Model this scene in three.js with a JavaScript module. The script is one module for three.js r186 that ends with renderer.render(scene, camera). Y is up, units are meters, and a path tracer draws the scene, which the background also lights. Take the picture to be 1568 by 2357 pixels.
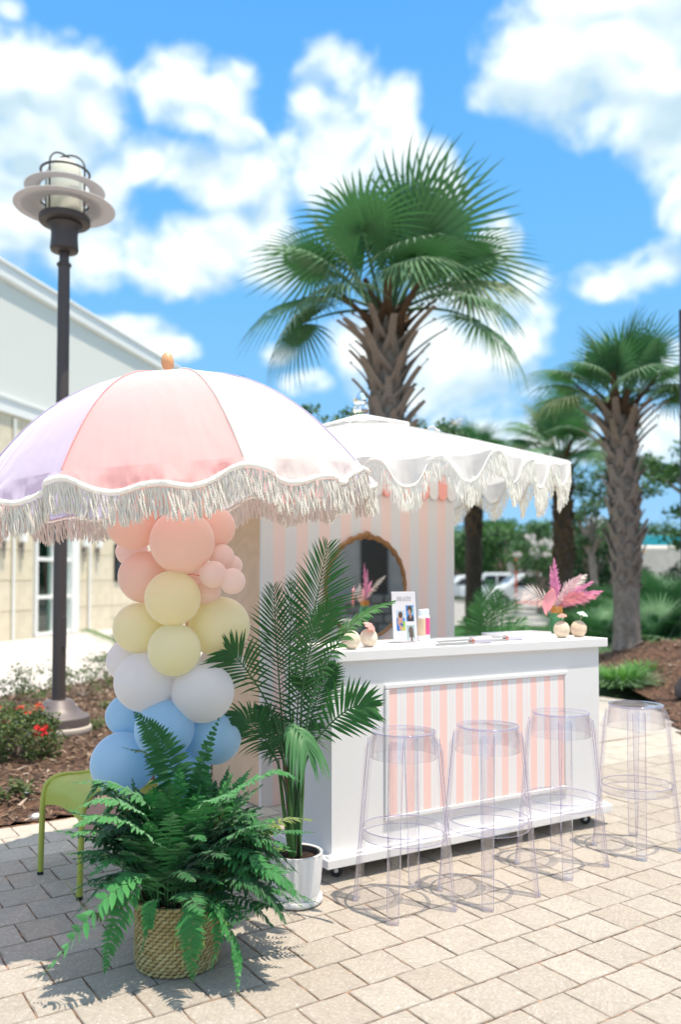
import * as THREE from 'three';
import { RoundedBoxGeometry } from 'three/addons/geometries/RoundedBoxGeometry.js';
import { ImprovedNoise } from 'three/addons/math/ImprovedNoise.js';
import { mergeGeometries, toCreasedNormals } from 'three/addons/utils/BufferGeometryUtils.js';

// ---------- camera, sky, sun, exposure ----------
const scene = new THREE.Scene();
const F = 1950, CX = 784, PITCH = 1.5 * Math.PI / 180, EYE = 1.4, CY = 1335 - F * Math.tan(PITCH);
const camera = new THREE.PerspectiveCamera(2 * Math.atan(1178.5 / F) * 180 / Math.PI, 682 / 1024, 0.1, 1500);
camera.position.set(0, EYE, 0);
camera.rotation.x = PITCH;
camera.setViewOffset(682, 1024, 0, -(CY - 1178.5) / 2357 * 1024, 682, 1024);
camera.focus = 3.5; camera.userData.fStop = 1.5;
scene.add(camera);
const renderer = new THREE.WebGLRenderer({ antialias: true });
renderer.setSize(682, 1024);
renderer.toneMapping = THREE.LinearToneMapping;
renderer.toneMappingExposure = 1.78;
renderer.shadowMap.enabled = true;

const SUN = new THREE.Vector3(0.23, 1, 0.03).normalize();
const sun = new THREE.DirectionalLight(0xfff1dd, 3.3);
sun.position.copy(SUN).multiplyScalar(60); sun.target.position.set(0, 0, -6);
sun.castShadow = true; sun.shadow.mapSize.set(4096, 4096); sun.shadow.radius = 1;
Object.assign(sun.shadow.camera, { left: -30, right: 30, top: 40, bottom: -40, near: 1, far: 150 });
scene.add(sun, sun.target);

function rng(seed) { let a = seed >>> 0; return () => { a = (a + 0x6D2B79F5) | 0; let t = Math.imul(a ^ (a >>> 15), 1 | a); t = (t + Math.imul(t ^ (t >>> 7), 61 | t)) ^ t; return ((t ^ (t >>> 14)) >>> 0) / 4294967296; }; }
const perlin = new ImprovedNoise();
const noise = (x, y, z) => perlin.noise(x, y, z);
function fbm(x, y, z, o) { let s = 0, a = 0.5; for (let i = 0; i < o; i++) { s += a * noise(x, y, z); x = x * 2.03 + 11.7; y = y * 2.03 + 5.3; z = z * 2.03 + 3.1; a *= 0.5; } return s; }
const sstep = (a, b, x) => { const t = Math.min(1, Math.max(0, (x - a) / (b - a))); return t * t * (3 - 2 * t); };
const lerp = (a, b, t) => a + (b - a) * t;
const s2l = c => { c /= 255; return c <= 0.04045 ? c / 12.92 : ((c + 0.055) / 1.055) ** 2.4; };
const lin = (r, g, b) => [s2l(r), s2l(g), s2l(b)];
const V3 = (x, y, z) => new THREE.Vector3(x, y, z);
const cp = Math.cos(PITCH), sp = Math.sin(PITCH);
function ray(px, py) { const x = (px - CX) / F, y = (CY - py) / F; return V3(x, y * cp + sp, -cp + y * sp); }
const P = (px, py, Z) => { const d = ray(px, py); return V3(0, EYE, 0).addScaledVector(d, Z / -d.z); };         // a point at a distance of Z metres
const at = (px, py, h = 0) => { const d = ray(px, py); return V3(0, EYE, 0).addScaledVector(d, (h - EYE) / d.y); }; // a point at a height of h metres

function buildSky() {
  const W = 4096, H = 2048, data = new Float32Array(W * H * 4), r = rng(5);
  const blobs = [];
  const addPx = (x, y, a, b) => { const d = ray(x, y).normalize(); blobs.push([Math.atan2(d.x, -d.z), Math.asin(d.y), a / F * 0.92, b / F * 0.92]); };
  for (const b of [
    [40, 190, 190, 120], [150, 240, 130, 100], [60, 370, 210, 140], [150, 470, 150, 120], [50, 530, 180, 110], [215, 600, 90, 70], [-80, 400, 200, 260],
    [420, 160, 80, 60], [400, 210, 90, 75], [530, 200, 85, 65], [460, 250, 110, 60], [550, 310, 60, 50],
    [355, 375, 85, 60], [450, 390, 90, 70], [560, 410, 110, 90], [480, 440, 80, 60],
    [380, 600, 130, 80], [490, 560, 150, 90], [560, 540, 110, 80], [430, 650, 130, 50], [610, 600, 90, 90], [620, 480, 70, 90],
    [770, 150, 75, 55], [715, 210, 70, 65], [810, 230, 135, 90], [900, 240, 65, 75], [790, 330, 145, 100], [880, 330, 95, 80], [760, 420, 100, 70], [950, 390, 110, 70], [1030, 440, 60, 80],
    [1110, 700, 160, 110], [1000, 790, 220, 110], [1140, 780, 130, 90], [900, 790, 150, 90], [1050, 900, 220, 90], [1185, 660, 80, 65], [700, 880, 65, 40], [1150, 560, 60, 60],
    [1330, 60, 190, 100], [1450, 120, 210, 120], [1300, 190, 165, 85], [1420, 250, 145, 75], [1540, 200, 120, 180], [1170, 220, 90, 45], [1510, 340, 90, 70], [1600, 100, 160, 300],
    [1570, 480, 45, 65], [1450, 640, 115, 55], [1400, 665, 60, 40], [1540, 600, 60, 50],
    [320, 775, 120, 50], [400, 800, 60, 40], [240, 770, 60, 40], [1520, 850, 110, 60], [1250, 1010, 170, 70], [1100, 1000, 120, 60], [1520, 1010, 130, 90], [500, 900, 60, 30], [640, 820, 50, 30], [20, 20, 40, 25],
  ]) addPx(...b);
  for (let k = 0; k < 130; k++) {            // unseen clouds beside and behind the view, extra ones added to brighten the shade
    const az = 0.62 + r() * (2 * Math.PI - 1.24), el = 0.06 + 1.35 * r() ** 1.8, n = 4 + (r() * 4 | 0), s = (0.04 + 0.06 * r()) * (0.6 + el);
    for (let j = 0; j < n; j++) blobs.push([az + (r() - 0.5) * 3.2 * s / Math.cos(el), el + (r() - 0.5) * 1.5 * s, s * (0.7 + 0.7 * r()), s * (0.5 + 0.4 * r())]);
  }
  for (let k = 0; k < 16; k++) { const az = (r() - 0.5) * 1.1, el = 0.78 + r() * 0.5; for (let j = 0; j < 5; j++) blobs.push([az + (r() - 0.5) * 0.35, el + (r() - 0.5) * 0.16, 0.1, 0.07]); }
  const K = 0.605, kl = (a, b, c) => lin(a, b, c).map(v => v * K);
  const stops = [[0, kl(168, 214, 250)], [0.12, kl(146, 206, 251)], [0.35, kl(116, 190, 252)], [0.62, kl(95, 174, 248)], [1.6, kl(82, 162, 242)]];
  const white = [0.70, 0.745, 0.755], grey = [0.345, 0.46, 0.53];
  const rowBlobs = [];
  for (let j = 0; j < H; j++) {
    const el = ((j + 0.5) / H - 0.5) * Math.PI, y = Math.sin(el), c = Math.cos(el);
    let k = 0; const e0 = Math.max(0, el); while (k < stops.length - 2 && e0 > stops[k + 1][0]) k++;
    const t = Math.min(1, (e0 - stops[k][0]) / (stops[k + 1][0] - stops[k][0]));
    const sky = [0, 1, 2].map(q => lerp(stops[k][1][q], stops[k + 1][1][q], t));
    rowBlobs.length = 0;
    for (const b of blobs) if (Math.abs(el - b[1]) < b[3] * 2.1 + 0.05) rowBlobs.push(b);
    for (let i = 0; i < W; i++) {
      const ph = ((i + 0.5) / W - 0.5) * 2 * Math.PI, x = Math.cos(ph) * c, z = Math.sin(ph) * c;
      let R = sky[0], G = sky[1], B = sky[2];
      if (rowBlobs.length && el > -0.02) {
        const az = Math.atan2(x, -z);
        let f = -3, fu = -3;
        for (const b of rowBlobs) {
          let da = az - b[0]; if (da > Math.PI) da -= 2 * Math.PI; else if (da < -Math.PI) da += 2 * Math.PI;
          const dx = da * Math.cos(b[1]) / b[2]; if (dx > 2 || dx < -2) continue;
          const dy = (el - b[1]) / b[3], q = 1 - dx * dx - dy * dy, dy2 = (el + 0.045 - b[1]) / b[3], q2 = 1 - dx * dx - dy2 * dy2;
          f = f > q ? f + 0.18 * Math.max(0, q + 0.4) : q + 0.18 * Math.max(0, f + 0.4); if (q2 > fu) fu = q2;
        }
        if (f > -1.3) {
          const w1 = fbm(x * 7 + 3, y * 7, z * 7, 3) * 0.1, w2 = fbm(x * 7 + 31, y * 7 + 9, z * 7, 3) * 0.1;
          const n = fbm((x + w1) * 11, (y + w2) * 13, z * 11, 6);
          const bil = 1 - 2.4 * Math.abs(fbm(x * 17 + w2, y * 19, z * 17 + w1, 4));
          const dens = f + 1.5 * n + 0.40 * bil + 0.5 * fbm(x * 46, y * 46, z * 46, 3) - 0.26, a = sstep(-0.35, 1.2, dens);
          if (a > 0) {
            const nu = fbm((x + w1) * 11, (y + w2 + 0.02) * 13, z * 11, 3) - fbm((x + w1) * 11, (y + w2) * 13, z * 11, 3);
            const lit = Math.min(1, Math.max(0, 0.60 - 1.8 * nu + 0.25 * (bil - 0.6) - 0.42 * Math.max(0, Math.min(1.2, fu - 0.1)) + 0.12 * f));
            R = lerp(R, lerp(grey[0], white[0], lit), a); G = lerp(G, lerp(grey[1], white[1], lit), a); B = lerp(B, lerp(grey[2], white[2], lit), a);
          }
        }
      }
      const cs = x * SUN.x + y * SUN.y + z * SUN.z; if (cs > 0.5) { const g = 0.9 * Math.exp(-Math.acos(Math.min(1, cs)) / 0.2) * sstep(0.5, 0.85, cs); R += g; G += g; B += g; } // the brighter air round the sun
      const o = (j * W + i) * 4; data[o] = R; data[o + 1] = G; data[o + 2] = B; data[o + 3] = 1;
    }
  }
  const t = new THREE.DataTexture(data, W, H, THREE.RGBAFormat, THREE.FloatType);
  t.mapping = THREE.EquirectangularReflectionMapping; t.magFilter = t.minFilter = THREE.LinearFilter; t.needsUpdate = true;
  return t;
}
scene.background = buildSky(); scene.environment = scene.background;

// ---------- helpers ----------
const taken = new Map();
function numbered(name) { const n = taken.get(name) || 0; taken.set(name, n + 1); return n ? `${name}_${String(n).padStart(3, '0')}` : name; }
function tag(o, label, category, group) { Object.assign(o.userData, { label, category }); if (group) o.userData.group = group; return o; }
function thing(name, label, category, pos, turn = 0, group) { const g = new THREE.Group(); g.name = numbered(name); if (pos) g.position.copy(pos); g.rotation.y = turn; scene.add(g); return tag(g, label, category, group); }
function part(parent, name, geo, mat, label) { const m = new THREE.Mesh(geo, mat); m.name = name; m.castShadow = m.receiveShadow = true; if (label) m.userData.label = label; parent.add(m); return m; }
function struct(name, geo, mat) { const m = geo ? new THREE.Mesh(geo, mat) : new THREE.Group(); m.name = name; if (geo) m.castShadow = m.receiveShadow = true; m.userData.kind = 'structure'; scene.add(m); return m; }
const moved = (g, x, y, z, ry = 0) => { if (ry) g.rotateY(ry); return g.translate(x, y, z); };
function metric(g) { // uv in metres by the way a face points
  const n = g.attributes.normal, p = g.attributes.position, uv = new Float32Array(p.count * 2);
  for (let i = 0; i < p.count; i++) { const a = Math.abs(n.getX(i)), b = Math.abs(n.getY(i)), c = Math.abs(n.getZ(i)); const [s, t] = b >= a && b >= c ? [p.getX(i), p.getZ(i)] : a >= c ? [p.getZ(i), p.getY(i)] : [p.getX(i), p.getY(i)]; uv[2 * i] = s; uv[2 * i + 1] = t; }
  g.setAttribute('uv', new THREE.BufferAttribute(uv, 2)); return g;
}
const bx = (w, h, d, x = 0, y = 0, z = 0, r = 0.004) => metric(new RoundedBoxGeometry(w, h, d, 1, Math.min(r, w / 3, h / 3, d / 3))).translate(x, y, z);
const merge = a => mergeGeometries(a.map(g => g.index ? g.toNonIndexed() : g), false);
const lathe = (pts, seg = 32) => new THREE.LatheGeometry(pts.map(p => new THREE.Vector2(p[0], p[1])), seg);
const curve = pts => new THREE.CatmullRomCurve3(pts);
const tube = (pts, r, seg = 16, sides = 8) => new THREE.TubeGeometry(pts.isCurve || pts.getPoint ? pts : curve(pts), seg, r, sides);
class MB { // collects faces of one mesh
  constructor() { this.p = []; this.u = []; this.i = []; }
  v(a, u = 0, w = 0) { this.p.push(a.x, a.y, a.z); this.u.push(u, w); return this.p.length / 3 - 1; }
  t(a, b, c) { this.i.push(a, b, c); }
  q(a, b, c, d) { this.i.push(a, b, c, a, c, d); }
  grid(n, m, f) { const s = this.p.length / 3; for (let j = 0; j <= m; j++) for (let i = 0; i <= n; i++) { const [a, u, w] = f(i / n, j / m); this.v(a, u, w); } for (let j = 0; j < m; j++) for (let i = 0; i < n; i++) { const k = s + j * (n + 1) + i; this.q(k, k + 1, k + n + 2, k + n + 1); } }
  tube(pts, rad, sides = 5) {
    const s = this.p.length / 3, n = pts.length; let ref = V3(0.31, 0.2, 0.93);
    for (let k = 0; k < n; k++) {
      const T = pts[Math.min(n - 1, k + 1)].clone().sub(pts[Math.max(0, k - 1)]).normalize();
      const A = V3(0, 0, 0).crossVectors(T, Math.abs(T.dot(ref)) > 0.95 ? V3(1, 0, 0) : ref).normalize(), B = V3(0, 0, 0).crossVectors(T, A), r = typeof rad === 'function' ? rad(k / (n - 1)) : rad;
      for (let j = 0; j < sides; j++) { const a = 2 * Math.PI * j / sides; this.v(pts[k].clone().addScaledVector(A, r * Math.cos(a)).addScaledVector(B, r * Math.sin(a)), j / sides, k / n); }
    }
    for (let k = 0; k < n - 1; k++) for (let j = 0; j < sides; j++) { const a = s + k * sides + j, b = s + k * sides + (j + 1) % sides; this.q(a, b, b + sides, a + sides); }
  }
  geo(flat) {
    let g = new THREE.BufferGeometry(); g.setAttribute('position', new THREE.Float32BufferAttribute(this.p, 3)); g.setAttribute('uv', new THREE.Float32BufferAttribute(this.u, 2)); g.setIndex(this.i);
    if (flat) g = g.toNonIndexed(); g.computeVertexNormals(); return g;
  }
}
// ---------- procedural textures ----------
function tex(n, f, { rep = 1, srgb = true } = {}) {
  const d = new Uint8Array(n * n * 4);
  for (let j = 0; j < n; j++) for (let i = 0; i < n; i++) { const c = f(i / n, j / n), o = (j * n + i) * 4; if (c.length) { d[o] = c[0]; d[o + 1] = c[1]; d[o + 2] = c[2]; } else d[o] = d[o + 1] = d[o + 2] = c; d[o + 3] = 255; }
  const t = new THREE.DataTexture(d, n, n); t.wrapS = t.wrapT = THREE.RepeatWrapping; t.magFilter = THREE.LinearFilter; t.minFilter = THREE.LinearMipmapLinearFilter; t.generateMipmaps = true; t.repeat.set(rep, rep);
  if (srgb) t.colorSpace = THREE.SRGBColorSpace; t.needsUpdate = true; return t;
}
const tn = (u, v, f, o, k) => { // seamless noise on a torus
  const a = u * 2 * Math.PI, b = v * 2 * Math.PI, R = f / (2 * Math.PI); return fbm(Math.cos(a) * R + k, Math.sin(a) * R + Math.cos(b) * R * 0.7, Math.sin(b) * R + k * 1.7, o); };
const clamp255 = x => Math.max(0, Math.min(255, x));
const rT = rng(77), specks = []; for (let k = 0; k < 900; k++) specks.push([rT(), rT(), 0.0016 + 0.006 * rT() ** 4, rT()]);
const speckMap = new Float32Array(512 * 512); for (const [x, y, s, k] of specks) { const R = Math.ceil(s * 512); for (let b = -R; b <= R; b++) for (let a = -R; a <= R; a++) if (a * a + b * b <= s * s * 512 * 512) speckMap[((y * 512 + b + 512) & 511) * 512 + ((x * 512 + a + 512) & 511)] = k < 0.72 ? 1 : -0.6; }
const paverTex = tex(512, (u, v) => { const s = speckMap[((v * 512) | 0) * 512 + ((u * 512) | 0)], n = tn(u, v, 40, 3, 2) * 34 + tn(u, v, 6, 3, 9) * 11; return [clamp255(214 + n + s * 38), clamp255(208 + n + s * 42), clamp255(198 + n + s * 48)]; }, { rep: 2.2 });
const grainBump = tex(512, (u, v) => clamp255(128 + tn(u, v, 60, 3, 4) * 150 + tn(u, v, 9, 2, 1) * 40), { rep: 2.2, srgb: false });
const mottle = tex(256, (u, v) => { const n = tn(u, v, 9, 5, 3) * 26; return [clamp255(238 + n), clamp255(232 + n), clamp255(230 + n)]; }, { rep: 0.5 });
const streak = tex(256, (u, v) => { const n = tn(u, v * 0.999, 5, 4, 8) * 26 + Math.max(0, noise(u * 37.3, v * 2.1, 4) - 0.25) * -90 + tn(u, v, 40, 2, 2) * 14; return [clamp255(238 + n * 0.7), clamp255(236 + n * 0.7), clamp255(230 + n * 0.7)]; }, { rep: 0.6 });
const woodTex = tex(512, (u, v) => { const w = tn(u, v, 3, 3, 5) * 1.2, ring = Math.sin((u * 22 + w * 16 + tn(u, v, 2, 2, 1) * 9) * 2) * 7, n = fbm(u * 120, v * 5, 2, 3) * 16; return [clamp255(232 + ring * 0.5 + n * 0.6), clamp255(206 + ring * 0.5 + n * 0.6), clamp255(180 + ring * 0.6 + n * 0.6)]; }, { rep: 0.8 });
const clothBump = tex(512, (u, v) => clamp255(128 + tn(u, v, 5, 4, 6) * 130 + tn(u, v, 14, 3, 6) * 55 + ((u * 512 | 0) + (v * 512 | 0)) % 2 * 6), { rep: 1.4, srgb: false });
const soilTex = tex(256, (u, v) => { const n = tn(u, v, 26, 5, 12); return [clamp255(112 + n * 150), clamp255(92 + n * 130), clamp255(78 + n * 115)]; }, { rep: 1 });
const asphaltTex = tex(256, (u, v) => { const n = tn(u, v, 30, 4, 3) * 50; return [clamp255(196 + n), clamp255(196 + n), clamp255(194 + n)]; }, { rep: 0.25 });
const grassTex = tex(256, (u, v) => { const n = tn(u, v, 22, 5, 15); return [clamp255(90 + n * 90), clamp255(150 + n * 110), clamp255(70 + n * 70)]; }, { rep: 0.3 });
const barkTex = tex(256, (u, v) => { const n = tn(u, v, 7, 5, 15) * 60 + noise(u * 6, v * 60, 3) * 20; return [clamp255(176 + n), clamp255(166 + n), clamp255(158 + n)]; });
const leafTex = tex(128, (u, v) => { const n = tn(u, v, 5, 4, 21) * 60; return [clamp255(205 + n), clamp255(220 + n), clamp255(200 + n)]; });
const stripesTex = (cols, seg) => { const n = 1024, d = new Uint8Array(n * 4 * 4); for (let j = 0; j < 4; j++) for (let i = 0; i < n; i++) { const c = cols(i / n), o = (j * n + i) * 4; d[o] = c[0]; d[o + 1] = c[1]; d[o + 2] = c[2]; d[o + 3] = 255; } const t = new THREE.DataTexture(d, n, 4); t.magFilter = THREE.LinearFilter; t.minFilter = THREE.LinearFilter; t.colorSpace = THREE.SRGBColorSpace; t.needsUpdate = true; return t; };

const std = (color, roughness = 0.7, o = {}) => new THREE.MeshStandardMaterial({ color: Array.isArray(color) ? new THREE.Color().setRGB(...color) : new THREE.Color(color), roughness, side: THREE.DoubleSide, ...o });
const phy = (color, roughness = 0.7, o = {}) => new THREE.MeshPhysicalMaterial({ color: Array.isArray(color) ? new THREE.Color().setRGB(...color) : new THREE.Color(color), roughness, side: THREE.DoubleSide, ...o });
const leaf = (c, tr = 0.35, gloss = 0.3) => phy(c, 0.95, { transmission: tr, thickness: 0, clearcoat: gloss, clearcoatRoughness: 0.38, map: leafTex });
const M = {
  white: std([0.78, 0.78, 0.78], 0.45, { bumpMap: grainBump, bumpScale: 0.0004 }), darkMetal: std([0.085, 0.074, 0.076], 0.55, { metalness: 0.1, map: mottle }),
  steel: std([0.55, 0.55, 0.57], 0.3, { metalness: 0.9 }), rubber: std([0.02, 0.02, 0.022], 0.6), black: std([0.015, 0.015, 0.015], 0.5),
  concrete: std([0.62, 0.6, 0.55], 0.9, { map: mottle, bumpMap: grainBump, bumpScale: 0.002 }),
  soil: std([0.55, 0.5, 0.48], 1, { map: soilTex, bumpMap: soilTex, bumpScale: 0.02 }),
  bark: std([0.62, 0.585, 0.56], 0.95, { map: barkTex, bumpMap: barkTex, bumpScale: 0.02 }),
  boot: std([0.66, 0.61, 0.58], 0.95, { map: barkTex }), bootBrown: std([0.24, 0.16, 0.1], 0.95, { map: barkTex }),
};

// ---------- the setting ----------
const TH = 31.25 * Math.PI / 180, U = V3(Math.cos(TH), 0, -Math.sin(TH)), W_ = V3(-Math.sin(TH), 0, -Math.cos(TH)); // along the counter, and back from it
const O = at(754.5, 2004, 0.07).setY(0);
const uv2 = (u, v, y = 0) => O.clone().addScaledVector(U, u).addScaledVector(W_, v).setY(y);
const XZ = (x, Z, y = 0) => V3(x, y, -Z);
function sheet(pts, y) { const s = new THREE.Shape(pts.map(p => new THREE.Vector2(p.x, -p.z))); const g = new THREE.ShapeGeometry(s); g.rotateX(-Math.PI / 2); g.translate(0, y, 0); return metric(g); }

struct('ground', sheet([XZ(-500, -60), XZ(500, -60), XZ(500, 900), XZ(-500, 900)], -0.06), std([0.20, 0.22, 0.14], 1, { map: grassTex }));
struct('parking_lot', sheet([XZ(2, 27), XZ(60, 27), XZ(60, 62), XZ(-6, 62), XZ(-6, 36)], -0.052), std([0.50, 0.49, 0.47], 0.95, { map: asphaltTex }));
struct('lawn', sheet([XZ(0.6, 9), XZ(2.6, 12), XZ(7, 19), XZ(9, 25.5), XZ(2.0, 25.5), XZ(-2, 20), XZ(-1, 9)], -0.03), std([0.10, 0.24, 0.05], 1, { map: grassTex }));

{ const m = std([0.60, 0.55, 0.50], 0.93, { map: paverTex, bumpMap: grainBump, bumpScale: 0.0016 }); struct('plaza', sheet([uv2(-30, -45), uv2(45, -45), uv2(45, -3.28), uv2(-30, -3.28)], -0.02), m); struct('plaza_001', sheet([uv2(7.62, -3.28), uv2(45, -3.28), uv2(45, 1.2), uv2(7.62, 1.2)], -0.02), m); struct('plaza_002', sheet([uv2(-18, -3.28), uv2(-4.72, -3.28), uv2(-4.72, 1.2), uv2(-18, 1.2)], -0.02), m); } // the plaza goes on round and behind the camera
// pavement of square pavers in a running bond
{
  const pave = struct('pavement'), TP = 33.6 * Math.PI / 180, o0 = at(727, 2229), pu = V3(Math.cos(TP), 0, -Math.sin(TP)), pv = V3(-Math.sin(TP), 0, -Math.cos(TP)), pitch = 0.2035, r = rng(3);
  pave.position.copy(o0); pave.rotation.y = TP;
  const variants = [];
  for (let k = 0; k < 5; k++) {
    const m = new MB(), a = 0.0992, b = 0.0962, t = 0, h = -0.0032, l = -0.05, du = k * 0.17, q = 5;
    const top = []; for (let j = 0; j <= 3; j++) for (let i = 0; i <= 3; i++) { const e = (i % 3 === 0 || j % 3 === 0) ? -0.0008 : 0.0004 * ((i * 7 + j * 3 + k) % 3); const x = -b + 2 * b * i / 3 + (i % 3 ? 0 : 0.0016 * Math.sin(j * 2.3 + k * 3)), z = -b + 2 * b * j / 3 + (j % 3 ? 0 : 0.0016 * Math.sin(i * 3.1 + k * 2)); top.push(m.v(V3(x, t + e, z), x + du, z + du * 1.7)); }
    for (let j = 0; j < 3; j++) for (let i = 0; i < 3; i++) m.q(top[j * 4 + i], top[(j + 1) * 4 + i], top[(j + 1) * 4 + i + 1], top[j * 4 + i + 1]);
    const c = [[-1, -1], [-1, 1], [1, 1], [1, -1]], ti = [top[0], top[12], top[15], top[3]];
    const e1 = c.map(([x, z]) => m.v(V3(x * a, h, z * a), x * a + du, z * a)), e2 = c.map(([x, z]) => m.v(V3(x * a, l, z * a), x * a + du + 0.05, z * a));
    for (let j = 0; j < 4; j++) { const n = (j + 1) % 4; m.q(ti[j], e1[j], e1[n], ti[n]); m.q(e1[j], e2[j], e2[n], e1[n]); }
    variants.push(m.geo(true));
  }
  const tan = [[0.555, 0.533, 0.515], [0.53, 0.507, 0.487], [0.575, 0.556, 0.54], [0.545, 0.522, 0.505], [0.525, 0.497, 0.473]].map(c => std(c, 0.93, { map: paverTex, bumpMap: grainBump, bumpScale: 0.0016 }));
  const pale = [[0.66, 0.655, 0.635], [0.64, 0.635, 0.62], [0.68, 0.67, 0.645]].map(c => std(c, 0.93, { map: paverTex, bumpMap: grainBump, bumpScale: 0.0016 }));
  const spots = [], inv = (p) => { const x = p.x, z = -p.z; const y = EYE * cp * 0; return p; };
  for (let j = -18; j < 60; j++) for (let i = -40; i < 60; i++) {
    const p = o0.clone().addScaledVector(pu, (i + 0.5 + (((j % 2) + 2) % 2) * 0.46) * pitch).addScaledVector(pv, (j + 0.5) * pitch);
    const rel = p.clone().sub(O), v = rel.dot(W_), u = rel.dot(U);
    if (v > 1.78 || v < -3.2 || u < -4.6 || u > 7.5) continue;
    const Z = -p.z, px = CX + F * p.x / Z, py = 1335 + F * EYE / Z;
    const inside = Z > 0.5 && px > -120 && px < 1690 && py < 2470;
    spots.push({ i, j, p, Z, inside, border: v > 1.17 });
  }
  const loose = [];
  spots.sort((a, b) => (a.inside ? a.Z : 1e3 + Math.abs(a.Z)) - (b.inside ? b.Z : 1e3 + Math.abs(b.Z)));
  spots.forEach((s, n) => {
    const mats = s.border ? pale : tan, mat = mats[(r() * mats.length) | 0], g = variants[(r() * 5) | 0], l = s.p.clone().sub(o0), x = l.dot(pu), z = -l.dot(pv), y = (r() - 0.5) * 0.003, tx = (r() - 0.5) * 0.012, tz = (r() - 0.5) * 0.012, ry = (r() - 0.5) * 0.012 + ((r() * 4) | 0) * Math.PI / 2;
    if (n < 300) { const m = part(pave, 'paver', g, mat); m.position.set(x, y, z); m.rotation.set(tx, ry, tz); }
    else { const k = g.clone().rotateY(ry).rotateX(tx).rotateZ(tz).translate(x, y, z); loose.push([k, mat]); }
  });
  for (const mat of [...tan, ...pale]) { const gs = loose.filter(a => a[1] === mat).map(a => a[0]); if (gs.length) { const m = part(pave, 'paver', mergeGeometries(gs), mat); m.userData.kind = 'stuff'; } }
  const sb = sheet([uv2(-4.8, -3.3), uv2(7.7, -3.3), uv2(7.7, 1.77), uv2(-4.8, 1.77)].map(p => { const l = p.sub(o0); return V3(l.dot(pu), 0, -l.dot(pv)); }), -0.0042);
  part(pave, 'joint_sand', sb, std([0.95, 0.79, 0.63], 1, { map: soilTex }));
}

// pale concrete walks: left before the building, right beyond the pavers
const bdir = V3(0.217, 0, -0.976).normalize(), bout = V3(0.976, 0, 0.217).normalize();
function slabs(name, origin, du, dv, nu, nv, lu, lv, keep, mat, y) {
  const g = struct(name); g.position.copy(origin).setY(y); const turn = Math.atan2(-du.z, du.x); g.rotation.y = turn;
  const geo = bx(lu - 0.02, 0.08, lv - 0.02, 0, -0.04, 0, 0.008);
  for (let i = 0; i < nu; i++) for (let j = 0; j < nv; j++) { const p = origin.clone().addScaledVector(du, (i + 0.5) * lu).addScaledVector(dv, (j + 0.5) * lv); if (!keep(p)) continue; const m = part(g, 'slab', geo, mat); const l = p.sub(origin); m.position.set(l.dot(du), 0, (dv.x * Math.sin(turn) + dv.z * Math.cos(turn) > 0 ? 1 : -1) * l.dot(dv)); }
  return g;
}
const wall0 = XZ(-7.9, 19.2);
slabs('walkway', wall0.clone().addScaledVector(bdir, -15), bdir, bout, 12, 3, 3.2, 2.35, p => true, std([0.60, 0.60, 0.575], 0.92, { map: mottle, bumpMap: grainBump, bumpScale: 0.002 }), -0.012);
slabs('path', uv2(1.3, 1.775), U, W_, 4, 8, 1.6, 1.6, p => { const v = p.clone().sub(O).dot(W_), u = p.clone().sub(O).dot(U); return u - v * 0.1 < 5.6; }, std([0.50, 0.49, 0.45], 0.92, { map: mottle, bumpMap: grainBump, bumpScale: 0.002 }), -0.014);

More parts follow.
